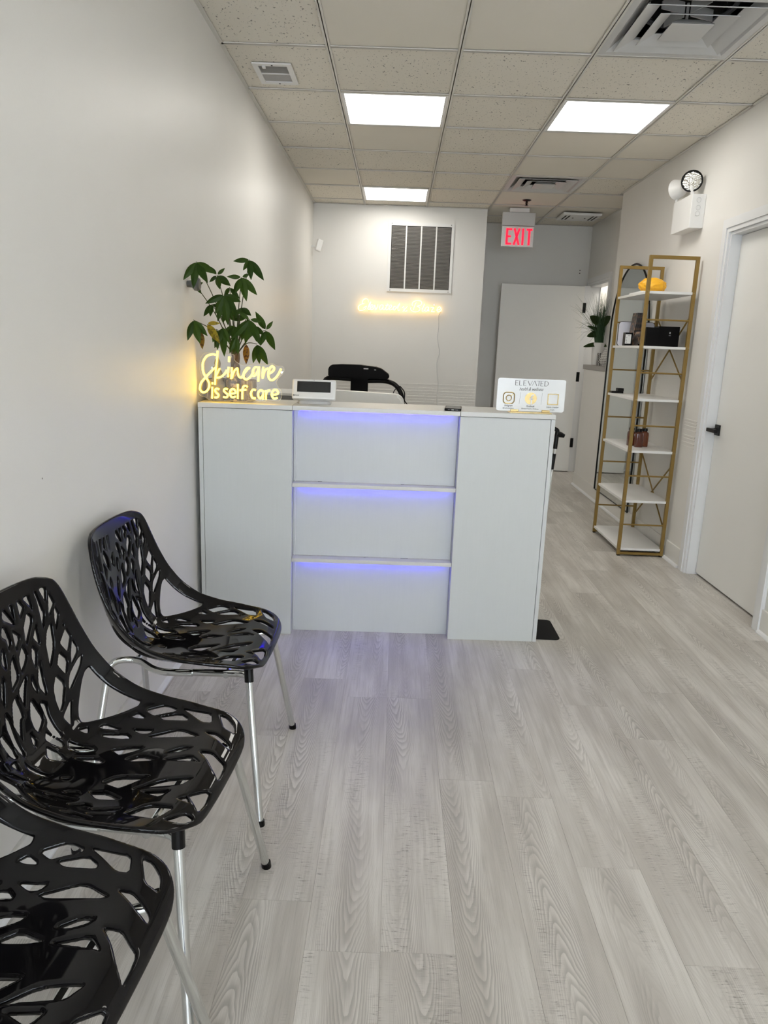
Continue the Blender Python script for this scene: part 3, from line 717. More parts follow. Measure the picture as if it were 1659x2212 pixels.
# ------------------------------------------------------------------ back wall: return grille, neon sign, sensor
t = thing('return_air_grille', 'white return air grille with four louvred columns on the back wall', 'air vent', (.195, YB, 2.188))
W2, H2 = .323, .328; bm = B()
for a in ((-W2, W2, -H2, -H2 + .03), (-W2, W2, H2 - .03, H2), (-W2, -W2 + .026, -H2 + .03, H2 - .03), (W2 - .026, W2, -H2 + .03, H2 - .03)): box(bm, a[0], a[1], -.012, 0, a[2], a[3])
cw = (2 * W2 - .052) / 4
for i in (1, 2, 3): x = -W2 + .026 + i * cw; box(bm, x - .007, x + .007, -.010, 0, -H2 + .031, H2 - .031)
fr = obj('frame', bm, M['grille'], t)
for sx in (-1, 1):
    for sz in (-1, 1): obj('screw', cyl(B(), (sx * (W2 - .03), -.014, sz * (H2 - .012)), (sx * (W2 - .03), -.011, sz * (H2 - .012)), .004, n=8), M['black'], fr)
obj('backing', box(B(), -W2 + .02, W2 - .02, -.002, 0, -H2 + .02, H2 - .02), M['dark_void'], t)
bm = B(); NZ = 46
for i in range(NZ):
    z = -H2 + .03 + (i + .2) * (2 * H2 - .06) / NZ
    v = [bm.verts.new(p) for p in ((-cw / 2 + .006, -.011, z), (cw / 2 - .006, -.011, z), (cw / 2 - .006, -.003, z - .007), (-cw / 2 + .006, -.003, z - .007))]
    u = [bm.verts.new(p.co + Vector((0, 0, .0022))) for p in v]
    bm.faces.new(v); bm.faces.new(u[::-1])
    for q in range(4): bm.faces.new((v[q], u[q], u[(q + 1) % 4], v[(q + 1) % 4]))
bmesh.ops.recalc_face_normals(bm, faces=bm.faces)
lm = bpy.data.meshes.new('louvers'); bm.to_mesh(lm); bm.free(); lm.materials.append(M['louver'])
for i in range(4):
    o = bpy.data.objects.new('louvers', lm); COL.objects.link(o); o.parent = t; o.location = (-W2 + .026 + (i + .5) * cw, 0, 0); o['kind'] = 'stuff'

t = thing('neon_sign', 'warm glowing script neon sign reading Elevated x Blaze on the back wall', 'neon sign', (0, 0, 0))
for st in ELEV:
    pts = catmull([(x / 1000, YB - .045, z / 1000) for x, z in st], 4)
    obj('neon_tube', tube(B(), pts, .0043, 6), M['neon2'], t, smooth_=True)
for x, z in ((-.318, 1.775), (-.02, 1.70), (.352, 1.742), (.30, 1.69), (-.30, 1.67)): obj('standoff', cyl(B(), (x, YB - .04, z), (x, YB, z), .005, n=8), M['chrome'], t)
cord = catmull([(.43, YB - .03, 1.675), (.407, YB - .01, 1.64), (.412, YB - .006, 1.52), (.405, YB - .006, 1.42), (.432, YB - .006, 1.28), (.415, YB - .006, 1.19), (.418, YB - .006, 1.09), (.438, YB - .006, .95), (.432, YB - .006, .84), (.445, YB - .006, .6), (.44, YB - .006, .2)], 6)
obj('power_cord', tube(B(), cord, .0024, 6), M['white_grey'], t)

t = thing('motion_sensor', 'small white sensor on a bracket at the back left corner', 'sensor', (XL, 7.5, 2.25))
obj('bracket', cyl(B(), (0, 0, 0), (.05, 0, -.01), .009, n=10), M['white'], t)
bm = B(); box(bm, -.028, .028, -.02, .02, -.055, .055, .008); o = obj('body', bm, M['white'], t, (.075, -.01, .005), (0, .28, .5))
t = thing('wall_hook', 'dark grey round hook on the left wall behind the plant', 'hook', (XL, 3.13, 1.555))
bm = B(); lathe(bm, [(0, .0), (.013, 0), (.015, .02), (.026, .03), (.028, .045), (.022, .052), (0, .053)], 20)
for v in bm.verts: v.co = Vector((v.co.z, v.co.x, v.co.y))
obj('knob', bm, simple('dark_grey_metal', (.10, .105, .10), .4), t, smooth_=True)

# ------------------------------------------------------------------ emergency light
t = thing('emergency_light', 'white twin head emergency light high on the right wall', 'emergency light', (XR, 5.02, 2.118))
bm = B(); box(bm, -.088, 0, -.155, .155, 0, .20, .004); hs = obj('housing', bm, M['white'], t)
for z in (.165, .12, .085): obj('knockout', tube(B(), [(-.045 + .014 * math.cos(a), -.1565, z + .014 * math.sin(a)) for a in np.linspace(0, 2 * PI, 13)[:-1]], .0012, 5, True), M['white_grey'], hs)
for y, lensdir, lab in ((-.09, (-.35, -.93, -.05), 1), (.172, (-.42, .90, -.10), 0)):
    c = Vector((-.078, y, .285)); d = Vector(lensdir).normalized()
    bm = B(); cyl(bm, (-.06, y, .19), c - Vector((0, 0, .03)), .011, n=12)
    hd = obj('lamp_head', bm, M['white'], t)
    Q = d.to_track_quat('Z', 'Y').to_matrix()
    bm = B(); lathe(bm, [(0, -.07), (.03, -.066), (.05, -.045), (.06, -.01), (.064, 0), (.060, .006), (.058, .0)], 28)
    for v in bm.verts: v.co = Q @ v.co + c
    obj('reflector_shell', bm, M['white'], hd, smooth_=True)
    bm = B(); tube(bm, [(.060 * math.cos(a), .060 * math.sin(a), .004) for a in np.linspace(0, 2 * PI, 29)[:-1]], .005, 6, True)
    for v in bm.verts: v.co = Q @ v.co + c
    obj('rim', bm, M['black' if lab else 'white'], hd, smooth_=True)
    bm = B(); lathe(bm, [(.057, .002), (.03, .008), (0, .010)], 28)
    for v in bm.verts: v.co = Q @ v.co + c
    obj('lens', bm, M['lens'], hd, smooth_=True)

# ------------------------------------------------------------------ mirror
t = thing('arched_mirror', 'tall arched mirror with thin black frame on the right wall', 'mirror', (XR, 6.11, .12))
MW, MH = .488, 1.91
def arch(wd, h, n=28):
    pts = [(-wd, 0), (wd, 0)]; zc = h - wd
    for i in range(n + 1):
        a = PI * i / n; pts.append((wd * math.cos(a), zc + wd * math.sin(a)))
    return pts
pp = [(-.018, y, z) for y, z in arch(MW, MH)]
obj('frame', tube(B(), pp, .0075, 8, True), M['black'], t)
bm = B(); A = [bm.verts.new((-.018, y, z)) for y, z in arch(MW - .004, MH - .002)]; C = [bm.verts.new((-.004, y, z)) for y, z in arch(MW - .004, MH - .002)]
bm.faces.new(A); bm.faces.new(C[::-1])
for i in range(len(A)): bm.faces.new((A[i], C[i], C[(i + 1) % len(A)], A[(i + 1) % len(A)]))
obj('glass', bm, M['mirror'], t)

# ------------------------------------------------------------------ gold shelf unit
SX0, SX1, SYa, SYb, SH = 1.545, 1.855, 4.79, 5.41, 1.94
t = thing('shelving_unit', 'tall narrow gold framed shelving unit with six white shelves against right wall', 'shelf', (0, 0, 0))
ps = .021
for y in (SYa, SYb):
    for x in (SX0, SX1 - ps):
        o = obj('post', box(B(), x, x + ps, y - ps / 2, y + ps / 2, .008, SH, .0012), M['gold'], t)
        obj('rubber_foot', box(B(), x + .001, x + ps - .001, y - ps / 2 + .001, y + ps / 2 - .001, 0, .009), M['black'], o)
    obj('top_rail', box(B(), SX0 + ps, SX1 - ps, y - ps / 2, y + ps / 2, SH - ps, SH, .0012), M['gold'], t)
    obj('bottom_rail', box(B(), SX0 + ps, SX1 - ps, y - ps / 2, y + ps / 2, .010, .026, .0012), M['gold'], t)
    for z in (1.553, 1.222, .882, .550, .217):
        obj('rung', cyl(B(), (SX0 + ps, y, z), (SX1 - ps, y, z), .0055, n=10), M['gold'], t)
SZ = (1.72, 1.384, 1.05, .713, .378, .048)
for z in SZ:
    sh = obj('shelf_board', box(B(), SX0 + .004, SX1 - .004, SYa - ps / 2 + .004, SYb + ps / 2 - .004, z - .009, z + .007, .001), M['shelf'], t)
    for x in (SX0 + ps / 2, SX1 - ps / 2): obj('screw', cyl(B(), (x, SYa - ps / 2 - .003, z), (x, SYa - ps / 2, z), .0055, n=12), M['gold_leaf'], sh)
    bm = B()
    cyl(bm, (SX0 - .002, SYb, z + .0), (SX0, SYb, z), .005, n=10)
    obj('screw', bm, M['gold_leaf'], sh)
xb = SX1 - .006
for (z0, z1) in ((1.573, 1.154), (1.154, .80), (.62, .17)):
    pass
for a, b_ in (((5.40, 1.58), (4.80, 1.16)), ((5.40, 1.16), (4.80, 1.58)), ((5.40, .62), (4.80, .17)), ((5.40, .17), (4.80, .62))):
    obj('cross_brace', cyl(B(), (xb, a[0], a[1]), (xb + (.004 if a[1] > b_[1] else -.004), b_[0], b_[1]), .0052, n=8), M['gold'], t)

# things on the shelves
z0 = SZ[0] + .007
t = thing('yellow_fat_model', 'bumpy bright yellow rubber fat model on the top shelf', 'model', (1.69, 5.12, z0 + .018))
bm = B(); bmesh.ops.create_icosphere(bm, subdivisions=5, radius=1)
from mathutils import noise as mn
for v in bm.verts:
    n = v.co.normalized(); r = 1 + .10 * mn.noise(n * 3.1) + .07 * abs(mn.noise(n * 9)) + .03 * mn.noise(n * 22) + (.03 if abs(n.y) < .08 else 0)
    v.co = Vector((n.x * .087 * r, n.y * .068 * r, max(n.z * .05 * r, -.036) + .040))
obj('rubber_blob', bm, M['yellow'], t, smooth_=True)
tag(obj('white_tray', box(B(), -.115, .105, -.13, .13, 0, .017, .006), M['white'], None, (1.70, 5.14, z0)), 'low white tray under the yellow model on the top shelf', 'tray')
z1 = SZ[1] + .007
def labelled_box(x, y, label, s=1.0):
    t = thing('supplement_box', label, 'box', (x, y, z1), group='white-labelled black boxes on the second shelf')
    obj('carton', box(B(), -.026, .026, -.026, .026, 0, .088, .002), M['black'], t)
    lb = obj('paper_label', box(B(), -.024, .015, -.0268, -.0262, .014, .076), M['white'], t)
    bm = B()
    for i, (a, b_, z) in enumerate(((-.008, .008, .066), (-.02, -.012, .052), (-.02, -.014, .042), (-.02, -.012, .032), (-.02, -.01, .022))): box(bm, a, b_, -.0272, -.0267, z, z + .0025)
    obj('print', bm, M['ink'], lb)
labelled_box(1.582, 5.18, 'black box with white label at the left end of the second shelf')
labelled_box(1.668, 5.16, 'black box with white label behind the near gold post, second shelf')
for i in range(6):
    x = 1.63 + i * .0105
    o = obj('brochure', box(B(), -.004, .004, -.055, .055, 0, .225, .0006), M['brochure'], None, (x, 5.28, z1 + .0005), (0, .10 - .004 * i, 0))
    tag(o, ('leftmost, orange-topped', 'second from left', 'third from left', 'third from right', 'second from right', 'rightmost')[i] + ' of six dark brochures standing on the second shelf', 'brochure', 'dark brochures standing on the second shelf')
tag(obj('leaflet_card', box(B(), -.0015, .0015, -.045, .045, 0, .10, .0004), M['brochure'], None, (1.618, 5.14, z1), (0, .26, .15)), 'small grey printed leaflet leaning in front of the dark brochures', 'leaflet')
bx = thing('black_gift_bag', 'folded black gift bag with small crest, right side of second shelf', 'bag', (1.768, 4.945, z1))
bm = B(); box(bm, -.075, .062, -.04, .05, 0, .128, .003)
obj('bag_body', bm, M['black_deep'], bx)
bm = B(); lathe(bm, [(0, 0), (.006, .0), (.006, .0006), (0, .0006)], 6)
bb = B(); box(bb, -.004, .004, -.0408, -.0402, .088, .094); box(bb, -.0045, .0045, -.0408, -.0402, .082, .086); box(bb, -.006, .006, -.0408, -.0402, .070, .0725); bm.free()
obj('crest', bb, M['white_grey'], bx)
tag(obj('black_box', box(B(), -.040, .040, -.07, .05, 0, .118, .002), M['black_deep'], None, (1.640, 4.93, z1)), 'plain glossy black box left of the crest bag on second shelf', 'box')
bw = thing('white_board', 'pale lavender-white standing panel with dark rim at far end of second shelf', 'panel', (1.695, 5.375, z1))
pp = [(x, z + .083) for x, z in rrect(.25, .166, .02)]
obj('panel', prism(B(), pp, -.004, .004), simple('lavender_white', (.72, .72, .80), .35), bw)
obj('rim', tube(B(), [(x, 0, z) for x, z in pp], .0035, 6, True), M['black'], bw)
z2 = SZ[2] + .007
t = thing('stapler', 'low black stapler-like device at the far end of the third shelf', 'stapler', (1.60, 5.36, z2))
obj('base', box(B(), -.045, .04, -.03, .03, 0, .014, .002), M['black'], t); obj('head', box(B(), 0, .042, -.028, .028, .014, .037, .003), M['black'], t)
z3 = SZ[3] + .007
def bottle(x, y, m, label):
    t = thing('brown_bottle', label, 'bottle', (x, y, z3), group='brown bottles with black caps on the fourth shelf')
    bm = B(); pr_ = rrect(.050, .050, .010, 3)
    lev = [(.94, 0), (1, .004), (1, .082), (.93, .093), (.55, .101), (.5, .106)]
    rings = [[bm.verts.new((px * s, py * s, z)) for px, py in pr_] for s, z in lev]; n = len(pr_)
    for A, C in zip(rings, rings[1:]):
        for i in range(n): bm.faces.new((A[i], A[(i + 1) % n], C[(i + 1) % n], C[i]))
    bm.faces.new(rings[0][::-1]); bm.faces.new(rings[-1])
    obj('body', bm, M[m], t, smooth_=True)
    obj('cap', lathe(B(), [(0, .104), (.0185, .104), (.019, .106), (.019, .121), (.0175, .123), (0, .123)], 20), M['black'], t, smooth_=True)
bottle(1.668, 4.98, 'brown_glass', 'dark brown square bottle, middle of the three on the fourth shelf')
bottle(1.722, 5.03, 'brown_glass2', 'reddish brown square bottle, rightmost of the three on the fourth shelf')
bottle(1.640, 5.05, 'brown_glass', 'dark brown square bottle mostly hidden behind the near gold post')

# ------------------------------------------------------------------ plants and pots on the half wall
def potted(name, label, loc, prof, m, cat='pot'):
    t = thing(name, label, cat, loc); obj('pot', lathe(B(), prof, 28), M[m], t, smooth_=True); return t
zl = 1.215
t = potted('potted_grass', 'wispy grass plant with round leaves in tall white pot on the ledge', (1.975, 7.36, zl), [(0, 0), (.050, 0), (.058, .02), (.064, .12), (.066, .215), (.058, .215), (.055, .19), (0, .19)], 'white', 'plant')
random.seed(21)
bm = B()
for i in range(340):
    a = random.uniform(0, 2 * PI); ln = random.uniform(.22, .50); sp = random.choice((random.uniform(.02, .12), random.uniform(.05, .30)))
    if math.cos(a) > 0: sp *= .25
    w_ = random.uniform(.0022, .0046)
    base = Vector((random.uniform(-.035, .03), random.uniform(-.04, .04), .19)); pts = []
    droop = random.choice((.0, .05, .12, .3)) if sp > .12 else 0
    for j in range(7):
        s = j / 6
        pts.append(base + Vector((min(math.cos(a) * sp * s ** 1.6, .075 - base.x), math.sin(a) * sp * s ** 1.6 * .9, ln * s - droop * s ** 3)))
    tube(bm, pts, w_ * .6, 3, taper=(1, .15))
o = obj('grass_blades', bm, M['grass_leaf'], t); o['kind'] = 'stuff'
def leafmesh(p0, p1, wd, fold=.25, up=Vector((0, 0, 1)), sag=.06, round_=False):
    p0 = Vector(p0); p1 = Vector(p1); d = p1 - p0; L_ = d.length; d.normalize()
    s = d.cross(up)
    if s.length < .05: s = d.cross(Vector((0, 1, 0)))
    s.normalize(); n = s.cross(d).normalized()
    bm = B(); K = 9; R_ = []
    for i in range(K):
        u = i / (K - 1)
        wv = math.sin(PI * u ** (.8 if not round_ else .6)) ** (.9 if not round_ else .55) * wd
        if i in (0, K - 1): wv = .0004
        c = p0 + d * L_ * u + n * (sag * L_ * 4 * u * (1 - u))
        R_.append([bm.verts.new(c - s * wv + n * fold * wv), bm.verts.new(c), bm.verts.new(c + s * wv + n * fold * wv)])
    for A, C in zip(R_, R_[1:]):
        for j in range(2): bm.faces.new((A[j], A[j + 1], C[j + 1], C[j]))
    ret = bmesh.ops.solidify(bm, geom=bm.faces[:], thickness=.0008)
    return bm
for p0, p1, wd in (((-.03, -.03, .40), (-.13, -.05, .46), .042), ((.0, -.02, .38), (.07, -.05, .47), .04), ((-.02, 0, .33), (-.14, -.02, .37), .018), ((-.02, 0, .30), (-.13, -.01, .27), .032), ((-.02, -.02, .2), (-.16, -.03, .17), .022), ((.0, -.02, .21), (.06, -.06, .18), .02)):
    obj('leaf', leafmesh(p0, p1, wd, up=Vector((-.25, -1, .3)), round_=True), M['round_leaf'], t, smooth_=True)
bm = B()
for x, y, h in ((-.02, 0, .43), (0, 0, .41), (-.02, .01, .33), (-.02, 0, .30)): tube(bm, [(0, 0, .18), (x, y, h)], .003, 5)
obj('stems', bm, M['round_leaf'], t)
potted('patterned_vase', 'cylindrical vase with black and white zigzags on the ledge', (1.955, 7.17, zl), [(0, 0), (.036, 0), (.038, .003), (.038, .118), (.034, .118), (.033, .02), (0, .02)], 'zigzag', 'vase')
potted('dotted_vase', 'rounded teardrop vase white with black dashes beside the zigzag one', (1.975, 7.06, zl), [(0, 0), (.035, 0), (.055, .03), (.058, .06), (.045, .105), (.022, .145), (.016, .165), (.012, .165), (.012, .10), (0, .10)], 'dashes', 'vase')

# ------------------------------------------------------------------ reception desk
DH = 1.066
t = thing('reception_desk', 'white reception desk with violet underlit shelves in its recessed middle', 'desk', (-.075, 3.2, 0), .026)
X0, X1, A0, A1 = -.783, .783, -.372, .364      # outer sides, recessed middle
def panel(name, *a, m='melamine', bev=.0012): return obj(name, box(B(), *a, bev), M[m], t)
panel('side_panel', X0, X0 + .018, .0, .42, 0, DH - .021)
panel('side_panel', X1 - .018, X1, .0, .42, 0, DH - .021)
panel('front_panel', X0 + .0195, A0 - .0005, .001, .017, 0, DH - .022)
panel('front_panel', A1 + .0005, X1 - .0195, .001, .017, 0, DH - .022)
panel('divider', A0 - .018, A0, .018, .075, 0, DH - .022); panel('divider', A1, A1 + .018, .018, .075, 0, DH - .022)
for z0_, z1_ in ((0, .352), (.372, .702), (.722, DH - .022)): panel('recess_panel', A0 + .001, A1 - .001, .058, .074, z0_, z1_)
TD = .30
o = panel('counter_top', X0, A0 - .001, -.004, TD, DH - .020, DH, m='desk_top'); panel('counter_top', A0 + .001, A1 - .001, -.004, TD, DH - .020, DH, m='desk_top'); panel('counter_top', A1 + .001, X1, -.004, TD, DH - .020, DH, m='desk_top')
for z in (.371, .721):
    s = panel('shelf_ledge', A0 + .001, A1 - .001, .004, .058, z - .018, z, m='desk_top')
for z in (DH - .021, .702, .352):
    obj('led_strip', box(B(), A0 + .03, A1 - .03, .035, .045, z - .0035, z - .0005), M['led'], t)
bm = B(); tube(bm, catmull([(A0 + .022, .05, DH - .03), (A0 + .016, .045, DH - .08), (A0 + .012, .05, DH - .25), (A0 + .016, .05, .75), (A0 + .010, .052, .70), (A0 + .014, .052, .5), (A0 + .010, .052, .38), (A0 + .014, .052, .3), (A0 + .008, .054, .15), (A0 + .010, .054, .02)], 5), .0013, 5)
obj('led_wire', bm, M['white'], t)
panel('work_top', X0 + .018, X1 - .018, .076, .62, .72, .74, m='desk_top')
panel('side_panel', X0, X0 + .018, .42, .62, 0, .74); panel('side_panel', X1 - .018, X1, .42, .62, 0, .74)
panel('back_panel', X0 + .018, X1 - .018, .28, .296, .74, DH - .022)

# payment terminal
t = thing('payment_terminal', 'white tilted payment terminal with black screen on the counter', 'terminal', (-.367, 3.335, DH), .02)
bm = B(); pr_ = rrect(.150, .085, .018, 4)
rings = [[bm.verts.new((px * s, py * s + .01, z)) for px, py in pr_] for s, z in ((1.0, 0), (1.02, .004), (.98, .012), (.86, .016), (.9, .022))]
for A, C in zip(rings, rings[1:]):
    for i in range(len(A)): bm.faces.new((A[i], A[(i + 1) % len(A)], C[(i + 1) % len(A)], C[i]))
bm.faces.new(rings[0][::-1]); bm.faces.new(rings[-1]); obj('stand_base', bm, M['white_grey'], t, smooth_=True)
bm = B(); box(bm, -.098, .098, -.020, .020, -.045, .045, .009)
hd = obj('head', bm, M['white'], t, (0, -.018, .062), (-.28, 0, 0))
bm = B(); box(bm, -.075, .075, -.0212, -.0200, -.014, .034, .0003); obj('screen', bm, M['screen'], hd)
bm = B()
for dx, dz in ((0, 0), (.0035, 0), (0, .0035), (.0035, .0035)): lathe(bm, [(0, 0), (.0016, 0), (.0016, .0004), (0, .0004)], 8, (dx - .091, dz))
for v in bm.verts: v.co = Vector((v.co.x, -.0206 + v.co.z, v.co.y - .031))
obj('logo', bm, M['ink'], hd)
textobj('lettering', 'clover', .0085, M['ink'], hd, (-.075, -.0207, -.032))
cyl_ = B(); cyl(cyl_, (0, -.0206, .040), (0, -.0198, .040), .0012, n=8); obj('camera_dot', cyl_, M['ink'], hd)

# phone
t = thing('smartphone', 'smartphone lying flat on the counter near the sign', 'phone', (.262, 3.295, DH), -.10)
bm = B(); pr_ = rrect(.074, .155, .011, 4)
rings = [[bm.verts.new((px * s, py * s, z)) for px, py in pr_] for s, z in ((.97, 0), (1, .0025), (1, .0085), (.97, .011))]
for A, C in zip(rings, rings[1:]):
    for i in range(len(A)): bm.faces.new((A[i], A[(i + 1) % len(A)], C[(i + 1) % len(A)], C[i]))
bm.faces.new(rings[0][::-1]); bm.faces.new(rings[-1]); obj('case', bm, M['black'], t, smooth_=True)
bm = B()
for x in (-.02, -.016, -.012, .012, .016, .02): cyl(bm, (x, -.0778, .0055), (x, -.0770, .0055), .0012, n=6)
box(bm, -.006, .006, -.0778, -.077, .004, .007); obj('port_holes', bm, M['white_grey'], t)
obj('glass', box(B(), -.034, .034, -.073, .073, .0105, .0115, .0003), M['screen'], t)

# counter sign
t = thing('counter_sign', 'white ELEVATED health and wellness sign with gold icons on the counter', 'sign', (.603, 3.285, DH), .02)
SW, SHt = .303, .143
bm = prism(B(), [(x, z + SHt / 2 + .006) for x, z in rrect(SW, SHt, .010, 5)], -.002, .002); pnl = obj('panel', bm, M['sign_white'], t)
st = obj('stand', prism(B(), [(-.094, 0), (.094, 0), (.090, .005), (-.090, .005)], -.03, .035), M['gold_leaf'], t); st['label'] = 'gold slotted stand'
for a in (-.088, .052): obj('clip', box(B(), a, a + .036, -.009, .009, .005, .014, .001), M['gold_leaf'], st)
yS = -.0024
def strokes(bm, segs, w_):
    for s in segs:
        for a, b_ in zip(s, s[1:]): bar(bm, a[0], a[1], b_[0], b_[1], w_, yS - .0002)
Ls = {'E': [[(.9, 1), (0, 1), (0, 0), (.9, 0)], [(0, .5), (.75, .5)]], 'L': [[(0, 1), (0, 0), (.85, 0)]], 'V': [[(0, 1), (.5, 0), (1, 1)]], 'A': [[(0, 0), (.5, 1), (1, 0)]], 'T': [[(0, 1), (1, 1)], [(.5, 1), (.5, 0)]],
      'D': [[(0, 0), (0, 1), (.45, 1), (.8, .8), (.95, .5), (.8, .2), (.45, 0), (0, 0)]]}
bm = B(); xx = -.073; hh = .0215
for ch in 'ELEVATED':
    w_ = {'E': .0135, 'L': .0135, 'V': .021, 'A': .021, 'T': .019, 'D': .017}[ch]
    for s in Ls[ch]:
        for i in range(len(s) - 1):
            a, b_ = s[i], s[i + 1]
            vert = abs(a[0] - b_[0]) < .3 or (ch == 'V' and i == 0) or (ch == 'A' and i == 1)
            bar(bm, xx + a[0] * w_, .1195 + a[1] * hh, xx + b_[0] * w_, .1195 + b_[1] * hh, (.0021 if vert else .0011), yS - .0004)
    xx += w_ + (.0045 if ch in 'ELD' else -.001)
obj('lettering', bm, M['ink'], pnl)
def txt(s, size, x, z, sh=0., xs=1., b_=0.): textobj('lettering', s, size, M['ink'], pnl, (x, yS, z), shear=sh, ext=.0002, xscale=xs, bold=b_)
txt('health & wellness', .0215, -.002, .0975, .5, .70)
txt('Instagram', .0125, -.098, .0255, .35, .75, .0001); txt('@nuelevatedcare', .0078, -.098, .0155, 0, .9)
txt('Facebook', .0125, 0, .0255, .35, .75, .0001); txt('Elevated Health & Wellness', .0078, 0, .0155, 0, .88)
txt('Leave a review', .0125, .099, .0245, .35, .72, .0001); txt('Google', .0078, .099, .0145, 0, .9)
for a in (-.050, .047):
    bm = B(); bar(bm, a, .038, a + .003, .090, .0006, yS - .0003); obj('divider_line', bm, M['ink'], pnl)
bm = B(); tube(bm, [(x - .098, yS - .0005, z + .063) for x, z in rrect(.049, .049, .014, 6)], .0024, 5, True)
tube(bm, [(-.098 + .012 * math.cos(a), yS - .0005, .063 + .012 * math.sin(a)) for a in np.linspace(0, 2 * PI, 25)[:-1]], .0021, 5, True)
prism(bm, [(-.084 + .003 * math.cos(a), .077 + .003 * math.sin(a)) for a in np.linspace(0, 2 * PI, 11)[:-1]], yS - .001, yS)
obj('camera_icon', bm, M['gold_leaf'], pnl)['label'] = 'gold rounded square camera icon'
bm = prism(B(), [(.0265 * math.cos(a), .063 + .0265 * math.sin(a)) for a in np.linspace(0, 2 * PI, 33)[:-1]], yS - .0008, yS); fb = obj('round_icon', bm, M['gold_leaf'], pnl); fb['label'] = 'gold disc with white letter f'
bm = B(); yq = yS - .0012
def barq(x0, z0, x1, z1, w_): 
    d = Vector((x1 - x0, 0, z1 - z0)).normalized(); n = Vector((-d.z, 0, d.x)) * w_ / 2
    q = [Vector((x0, 0, z0)) - n, Vector((x1, 0, z1)) - n, Vector((x1, 0, z1)) + n, Vector((x0, 0, z0)) + n]; prism(bm, [(v.x, v.z) for v in q], yq, yq + .0006)
barq(.003, .0375, .003, .073, .0068); barq(.003, .070, .006, .078, .0066); barq(.005, .0775, .013, .0790, .0058); barq(-.007, .0605, .012, .0605, .0058)
obj('letter_f', bm, M['sign_white'], fb)
bm = B()
for a in ((-.0245, .0245, .0385, .0425), (-.0245, .0245, .0835, .0875), (-.0245, -.0205, .0385, .0875), (.0205, .0245, .0385, .0875)): box(bm, a[0] + .099, a[1] + .099, yS - .0012, yS, a[2], a[3])
obj('square_frame', bm, M['gold_leaf'], pnl)

# neon counter sign
t = thing('neon_sign', 'warm yellow neon sign Skincare is self care on clear acrylic, standing on counter', 'neon sign', (0, 0, 0))
zoff = DH - min(z for x, z in BOARD) / 1000 + .001
bm = prism(B(), [(v.x, v.z) for v in catmull([(x / 1000, 0, z / 1000 + zoff) for x, z in BOARD], 4, True)], 3.239, 3.244)
bd_ = obj('acrylic_board', bm, M['acrylic'], t)
obj('board_edge', tube(B(), catmull([(x / 1000, 3.2415, z / 1000 + zoff) for x, z in BOARD], 4, True), .0009, 4, True), simple('pale_edge', (.75, .72, .62), .3), t)
for st_ in SKIN:
    pts = catmull([(x / 1000, 3.232, z / 1000 + zoff) for x, z in st_], 4)
    obj('neon_tube', tube(B(), pts, .0043, 6), M['neon'], t, smooth_=True)
for x, z in ((-.806, 1.214), (-.500, 1.205)): obj('standoff', cyl(B(), (x, 3.226, z), (x, 3.25, z), .005, n=10), M['chrome'], t)
tr = catmull([(-.80, 3.246, 1.20), (-.70, 3.247, 1.16), (-.62, 3.247, 1.21), (-.60, 3.247, 1.15), (-.66, 3.25, 1.09), (-.58, 3.30, 1.074)], 5)
obj('power_cord', tube(B(), tr, .0011, 5), M['acrylic'], t)

# plant in the fibre pot
t = thing('potted_money_tree', 'money tree with drooping palmate leaves in a fibre pot behind neon sign', 'plant', (-.745, 3.378, DH))
bm = B()
pr_ = rrect(.218, .12, .02, 5); rings = [[bm.verts.new((px * s, py * s, z)) for px, py in pr_] for s, z in ((.97, 0), (1.0, .01), (1.0, .092), (.93, .094), (.92, .075))]
for A, C in zip(rings, rings[1:]):
    for i in range(len(A)): bm.faces.new((A[i], A[(i + 1) % len(A)], C[(i + 1) % len(A)], C[i]))
bm.faces.new(rings[0][::-1]); bm.faces.new(rings[-1])
for v in bm.verts: v.co.x -= .01
obj('pot', bm, M['fibre'], t)['label'] = 'grey brown fibre covered pot'
org = Vector((-.745, 3.378, DH))
bm = B()
for s_ in (0, 2.1, 4.2):
    tube(bm, [(.012 + .011 * math.cos(s_ + k * .6), .011 * math.sin(s_ + k * .6) - .01, .07 + k * .017) for k in range(10)], .0115, 8, taper=(1.15, .8))
obj('braided_trunk', bm, M['bark'], t, smooth_=True)
top = Vector((.012, -.01, .225))
bmS = B(); cnt = 0
for P, tips, c in LEAF:
    P = Vector(P) / 1000 - org
    mid = top.lerp(P, .5) + Vector((0, 0, .015))
    if c == 0: tube(bmS, catmull([top - Vector((0, 0, .03)), mid, P], 5), .0024, 6, taper=(1.3, .6))
    for q in tips:
        q = Vector(q) / 1000 - org; L_ = (q - P).length
        wd = min(max(L_ * .165, .008), .0165)
        up = Vector((0, -1, .25)).normalized()
        o = obj('leaf', leafmesh(P + (q - P).normalized() * .004, q, wd, -.38, up, .07), M[('leaf', 'leaf_y', 'leaf_b')[c]], t, smooth_=True)
        if c == 1: o['label'] = 'yellowed leaf'
        if c == 2: o['label'] = 'orange-brown dying leaf'
obj('branches', bmS, simple('green_stem', (.06, .07, .025), .6), t, smooth_=True)
